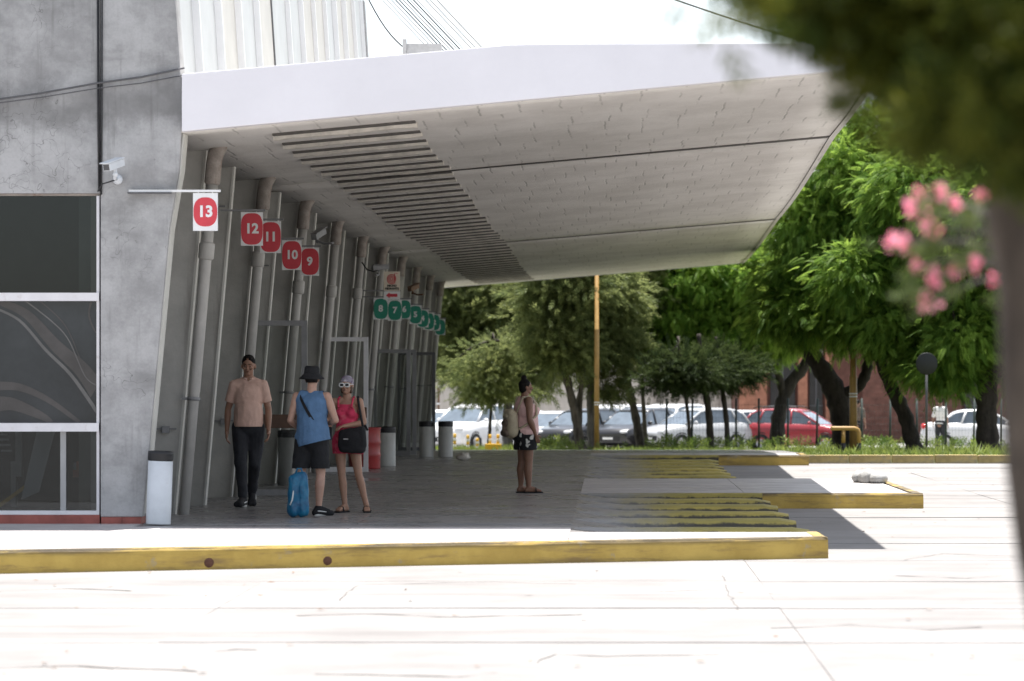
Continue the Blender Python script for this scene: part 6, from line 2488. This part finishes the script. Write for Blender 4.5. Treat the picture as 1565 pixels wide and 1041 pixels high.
PROF = {   # lower body: (x, top z) ; cabin: (x, z) roofline with windscreen/backlight bases. x from nose (0) to tail
    'hatch': dict(L=3.9, W=1.70, belt=[(0, .62), (.12, .78), (.95, .93), (1.3, .96), (2.6, .98), (3.55, 1.0), (3.82, .95), (3.9, .6)], cabin=[(.98, .94), (1.72, 1.40), (2.1, 1.475), (3.0, 1.47), (3.45, 1.40), (3.80, .97)]),
    'sedan': dict(L=4.4, W=1.72, belt=[(0, .60), (.12, .74), (1.1, .90), (1.4, .94), (2.9, .97), (3.5, 1.0), (4.28, .98), (4.4, .62)], cabin=[(1.12, .92), (1.95, 1.36), (2.3, 1.43), (2.9, 1.42), (3.25, 1.36), (3.85, .99)]),
    'suv': dict(L=4.5, W=1.82, belt=[(0, .70), (.1, .92), (1.0, 1.08), (1.3, 1.12), (2.9, 1.14), (4.2, 1.16), (4.42, 1.1), (4.5, .7)], cabin=[(1.02, 1.09), (1.65, 1.58), (2.0, 1.68), (3.6, 1.68), (4.05, 1.62), (4.40, 1.12)]),
}


def car(kind, px, Y, rz, mat, label, rack=False):
    pr = PROF[kind]
    L, W = pr['L'], pr['W'] / 2
    x = (px - 932) * Y / F
    root = empty('parked_car', (x, Y, ground_z(Y) + .01), rz)
    tag(root, label, 'car', 'cars parked beyond the fence')
    # lower body loft: stations along length
    bx, bz = zip(*pr['belt'])
    st = [0, .04, .12, .3, .6, .95, 1.3, 1.8, 2.3, 2.8, 3.2, L - .5, L - .2, L - .06, L]
    rows = []
    for s_ in st:
        e_ = min(s_, L - s_)
        wf = W * (1 - .16 * max(0, 1 - e_ / .55) ** 2.2)
        zt = float(np.interp(s_, bx, bz))
        zb = .20 + .14 * max(0, 1 - e_ / .35)
        X_ = s_ - L / 2
        half = [(0, zb), (wf * .86, zb), (wf * .97, zb + .10), (wf, zb + (zt - zb) * .42), (wf * .985, zb + (zt - zb) * .72), (wf * .93, zt - .03), (wf * .86, zt), (0, zt + .015)]
        ring = [(X_, -y, z) for y, z in half] + [(X_, y, z) for y, z in half[-2:0:-1]]
        rows.append(ring)
    k_ = len(rows[0])
    b = MB()
    b.add([p for r in rows for p in r], [(i * k_ + j, i * k_ + (j + 1) % k_, (i + 1) * k_ + (j + 1) % k_, (i + 1) * k_ + j) for i in range(len(rows) - 1) for j in range(k_)], True)
    n0 = len(rows) * k_
    b.f += [tuple(range(k_)), tuple(range(n0 - 1, n0 - k_ - 1, -1))]
    b.sm += [False, False]
    body = b.build('body', mat, root, recalc=True)
    # cabin: dark glass volume with painted roof and pillars
    cx, cz = zip(*pr['cabin'])
    zb = pr['cabin'][0][1] - .02
    stc = np.linspace(cx[0] + .01, cx[-1] - .01, 15)
    rows = []
    for s_ in stc:
        zt = float(np.interp(s_, cx, cz))
        t = (zt - zb) / (max(cz) - zb)
        wt = W * (.88 - .16 * t)
        rows.append([(s_ - L / 2, -W * .88, zb), (s_ - L / 2, -wt, zt - .03 * t), (s_ - L / 2, -wt * .8, zt), (s_ - L / 2, wt * .8, zt), (s_ - L / 2, wt, zt - .03 * t), (s_ - L / 2, W * .88, zb)])
    b = MB()
    b.add([p for r in rows for p in r], [(i * 6 + j, i * 6 + j + 1, (i + 1) * 6 + j + 1, (i + 1) * 6 + j) for i in range(14) for j in range(5)], False)
    b.f += [tuple(range(6)), tuple(range(15 * 6 - 1, 15 * 6 - 7, -1))]
    b.sm += [False, False]
    b.build('windows', M['carglass'], root, recalc=True)
    b = MB()
    rr = []
    zr = max(cz)
    for s_ in np.linspace(cx[1] - .02, cx[-2] + .06, 10):
        zt = float(np.interp(s_, cx, cz))
        t = (zt - zb) / (zr - zb)
        wt = W * (.88 - .16 * t)
        rr.append([(s_ - L / 2, -wt * 1.02, zt - .05), (s_ - L / 2, -wt * .99, zt - .005), (s_ - L / 2, -wt * .75, zt + .022), (s_ - L / 2, wt * .75, zt + .022), (s_ - L / 2, wt * .99, zt - .005), (s_ - L / 2, wt * 1.02, zt - .05)])
    b.add([p for r in rr for p in r], [(i * 6 + j, i * 6 + j + 1, (i + 1) * 6 + j + 1, (i + 1) * 6 + j) for i in range(9) for j in range(5)], True)
    b.f += [tuple(range(6)), tuple(range(59, 53, -1))]
    b.sm += [False, False]
    roof = b.build('roof', mat, root, recalc=True)
    # pillars on both sides
    for sgn in (-1, 1):
        for (xa, xb_) in ((cx[0] + .03, cx[1]), (2.05 if kind != 'suv' else 2.3, 2.05 if kind != 'suv' else 2.3), (cx[-1] - .02, cx[-2] + .05), (cx[-2] - .35 if kind == 'suv' else cx[-2] - .2, cx[-2] - .4)):
            zt = float(np.interp(xb_, cx, cz))
            t = (zt - zb) / (zr - zb)
            wt = W * (.88 - .16 * t)
            b = MB()
            b.tube([(xa - L / 2, sgn * W * .89, zb + .02), (xb_ - L / 2, sgn * wt * 1.005, zt - .03)], .036, 6)
            b.build('pillar', mat, root)
    # wheels
    for wx in (.78, L - .82):
        for sgn in (-1, 1):
            r_ = .31 if kind != 'suv' else .35
            b = MB()
            b.lathe([(r_ * .6, -.09), (r_ * .94, -.1), (r_, -.07), (r_, .07), (r_ * .94, .1), (r_ * .6, .09)], 22)
            wo_ = b.build('wheel', M['tyre'], root, (wx - L / 2, sgn * (W - .085), r_))
            wo_.rotation_euler = (R(90), 0, 0)
            b = MB()
            b.lathe([(0, .085 * -sgn), (r_ * .2, .088 * -sgn), (r_ * .58, .06 * -sgn), (r_ * .6, .09 * -sgn)], 18)
            b.build('rim', M['rim'], wo_)
            b = MB()
            b.lathe([(r_ * 1.02, 0), (r_ * 1.16, 0), (r_ * 1.16, .012), (r_ * 1.02, .012)], 22)
            a_ = b.build('wheel_arch', M['trimblack'], root, (wx - L / 2, sgn * (W - .005), r_ + .01))
            a_.rotation_euler = (R(90) * sgn, 0, 0)
    for sgn in (-1, 1):
        b = MB()
        zt = pr['belt'][1][1]
        b.ball((-L / 2 + .13, sgn * W * .66, zt - .08), (.13, W * .20, .075), 12, 8)
        b.build('headlight', M['headlight'], root)
        b = MB()
        b.ball((L / 2 - .11, sgn * W * .74, pr['belt'][-2][1] - .13), (.09, W * .15, .11), 12, 8)
        b.build('taillight', M['taillight'], root)
        b = MB()
        b.ball((cx[0] + .35 - L / 2, sgn * (W + .06), zb + .08), (.06, .10, .065), 10, 8)
        b.build('mirror', mat, root)
    b = MB()
    b.box(-L / 2 - .012, -L / 2 + .09, -W * .55, W * .55, .38, .56)
    b.build('grille', M['trimblack'], root, bevel=.02)
    b = MB()
    b.box(-L / 2 - .016, -L / 2 - .010, -.2, .2, .44, .52)
    b.build('number_plate', M['signwhite'], root)
    if rack:
        for sgn in (-1, 1):
            b = MB()
            b.tube([(cx[1] + .1 - L / 2, sgn * W * .66, zr + .03), (cx[1] + .25 - L / 2, sgn * W * .66, zr + .08), (cx[-2] - .2 - L / 2, sgn * W * .66, zr + .08), (cx[-2] - L / 2, sgn * W * .66, zr + .03)], .02, 8)
            b.build('roof_rail', M['trimblack'], root)
    return root


W_ = paint('white_car_paint', (0.72, 0.72, 0.72))
S_ = paint('silver_car_paint', (0.60, 0.61, 0.62))
K_ = paint('black_car_paint', (0.018, 0.018, 0.02))
D_ = paint('grey_car_paint', (0.42, 0.43, 0.44))
RD = paint('red_car_paint', (0.30, 0.03, 0.04))
# nose of a car at rz=0 points to -x; rz=+90 deg turns the nose towards the camera
car('suv', 726, 122, R(62), W_, 'white high car with roof rails parked behind the striped bollards', True)
car('hatch', 664, 128, R(60), W_, 'white car half hidden behind the two far bins')
car('hatch', 792, 124, R(66), S_, 'silver car hidden behind the woman in pink and the pale pine trunk')
car('sedan', 850, 122, R(64), S_, 'silver car between the woman in pink and the leaning pine')
car('hatch', 890, 119, R(58), K_, 'small black car behind the leaning pine trunk')
car('suv', 937, 126, R(62), W_, 'white car directly behind the slim ochre pole')
car('hatch', 972, 118, R(60), K_, 'black car behind the pine trunk right of the slim ochre pole')
car('suv', 1022, 122, R(60), W_, 'white car at the left end of the wire fence')
car('hatch', 1062, 117, R(35), D_, 'pale grey car behind the wire fence left of the dark trunks')
car('sedan', 1122, 119, R(25), W_, 'white car half hidden by the dark trunks and the fence')
car('hatch', 1222, 118, R(160), RD, 'red hatchback parked in front of the brick building', True)
car('sedan', 1505, 117, R(176), W_, 'white sedan at the right end behind the fence')


# ------------------------------------------------------------------ walls and buildings at the back
YB = 150.0
x0, x1 = (672 - 932) * YB / F, (1120 - 932) * YB / F
b = MB()
b.box(x0, x1, YB, YB + .3, -.95, 2.25)
o = b.build('boundary_wall', M['creamwall'], bevel=0)
tag(o, 'long plain cream rendered wall behind the parked cars', 'wall')
b = MB()
b.box(x0 - .03, x1 + .03, YB - .05, YB + .35, 2.251, 2.33)
b.build('coping', M['creamwall'], o)
for i in range(9):
    xx = x0 + (x1 - x0) * (i + .5) / 9
    b = MB()
    b.box(xx - .09, xx + .09, YB - .06, YB - .001, -.95, 2.25)
    b.build('pier', M['creamwall'], o)
# pale flat building at the left behind the wall
bl_ = empty('pale_building', (-11.2, 158, -.95))
tag(bl_, 'pale building with brown shuttered windows at the far end of the concourse', 'building')
b = MB()
b.box(-4.2, 4.1, 0, 6, 0, 5.4)
b.build('wall', M['creamwall'], bl_)
for ix in range(5):
    for iz in range(2):
        b = MB()
        X0 = -.6 + ix * .95
        b.box(X0, X0 + .75, -.05, -.002, .8 + iz * 1.9, 2.3 + iz * 1.9)
        wo_ = b.build('window', M['wood'], bl_)
        b = MB()
        b.box(X0 - .06, X0 + .81, -.09, -.052, 1.5 + iz * 1.9, 1.58 + iz * 1.9)
        b.build('frame', M['signwhite'], wo_)
# brick building on the right
bk = empty('brick_building', (0, 0, 0))
tag(bk, 'low red brick building with tall dark openings behind the red hatchback', 'building')
YK = 142.0


def bxp(px):
    return (px - 932) * YK / F


b = MB()
b.box(bxp(1128), bxp(1640), YK + .5, YK + 8, -.95, 5.0)
b.build('wall', M['brick'], bk)
b = MB()
b.box(bxp(1120), bxp(1650), YK - .3, YK + 8.2, 5.0, 5.35)
b.build('roof', M['creamwall'], bk)
bm_ = MB()
bm_.box(-.12, .12, 0, .06, -.033, .033)
bme = {}
for nm in ('brick', 'brickpale'):
    bme[nm] = bm_.mesh('brick')
    bme[nm].materials.append(M[nm])
for (pa, pb2, mt) in ((1130, 1172, 'brickpale'), (1220, 1234, 'brickpale'), (1262, 1272, 'brickpale'), (1318, 1440, 'brick'), (1442, 1470, 'brick')):
    b = MB()
    b.box(bxp(pa), bxp(pb2), YK, YK + .49, -.95, 4.99)
    b.build('pier', M[mt], bk)
    # brick courses as shallow proud bands
    nz = 26
    b = MB()
    for i in range(nz):
        z0 = -.9 + i * .225
        b.box(bxp(pa) + .004, bxp(pb2) - .004, YK - .014, YK - .001, z0, z0 + .19)
    o = b.build('brick_course', M[mt], bk)
    o['kind'] = 'stuff'
for (pa, pb2) in ((1178, 1216), (1238, 1258), (1476, 1520)):
    b = MB()
    b.box(bxp(pa), bxp(pb2), YK + .42, YK + .49, -.95, 2.6)
    wo_ = b.build('window', M['windowdark'], bk)
    b = MB()
    b.box(bxp(pa), bxp(pb2), YK + .37, YK + .419, .6, .66)
    b.box(bxp((pa + pb2) / 2) - .03, bxp((pa + pb2) / 2) + .03, YK + .37, YK + .419, .661, 2.6)
    b.build('frame', M['darkgrey'], wo_)
b = MB()
b.box(bxp(1238), bxp(1258), YK + .3, YK + .41, 2.65, 3.3)
b.build('sign_panel', M['creamwall'], bk)

# two small figures beyond the fence
for (px, Y, col, lab) in ((1437, 112, 'bollardwhite', 'distant person in pale shirt beside the white sedan'), (1311, 113, 'canvasdark', 'distant person in dark clothing behind the ochre pole')):
    P = Person(1.72)
    P.body('person', M['skin_tan'], lab, 'people beyond the fence', voxel=.02)
    k = P.k
    mb = MB(); P.torso(mb, .012)
    for q in 'LR':
        P.limb(mb, P.p('sho' + q), .06, P.p('elb' + q), .055, .004, (False, True))
    cloth(P, mb, 'shirt', M[col], .018, cuts=[((0, 0, .92 * k), (0, 0, -1)), ((0, 0, 1.5 * k), (0, 0, 1))], wrinkle=.004)
    mb = MB()
    mb.ball(P.p('pelvis'), V((.175, .14, .14)) * k)
    for q in 'LR':
        P.limb(mb, P.p('hip' + q), .10, P.p('knee' + q), .08)
        P.limb(mb, P.p('knee' + q), .08, P.p('ank' + q), .06, 0, (False, True))
    cloth(P, mb, 'trousers', M['navy'], .018, wrinkle=.004)
    mb = MB()
    mb.ball(P.hp(0, .022, .035), V((.084, .10, .092)) * k)
    cloth(P, mb, 'hair', M['hair'], .014, wrinkle=0)
    P.o.location = ((px - 932) * Y / F, Y, ground_z(Y))
    P.o.rotation_euler = (0, 0, R(160))
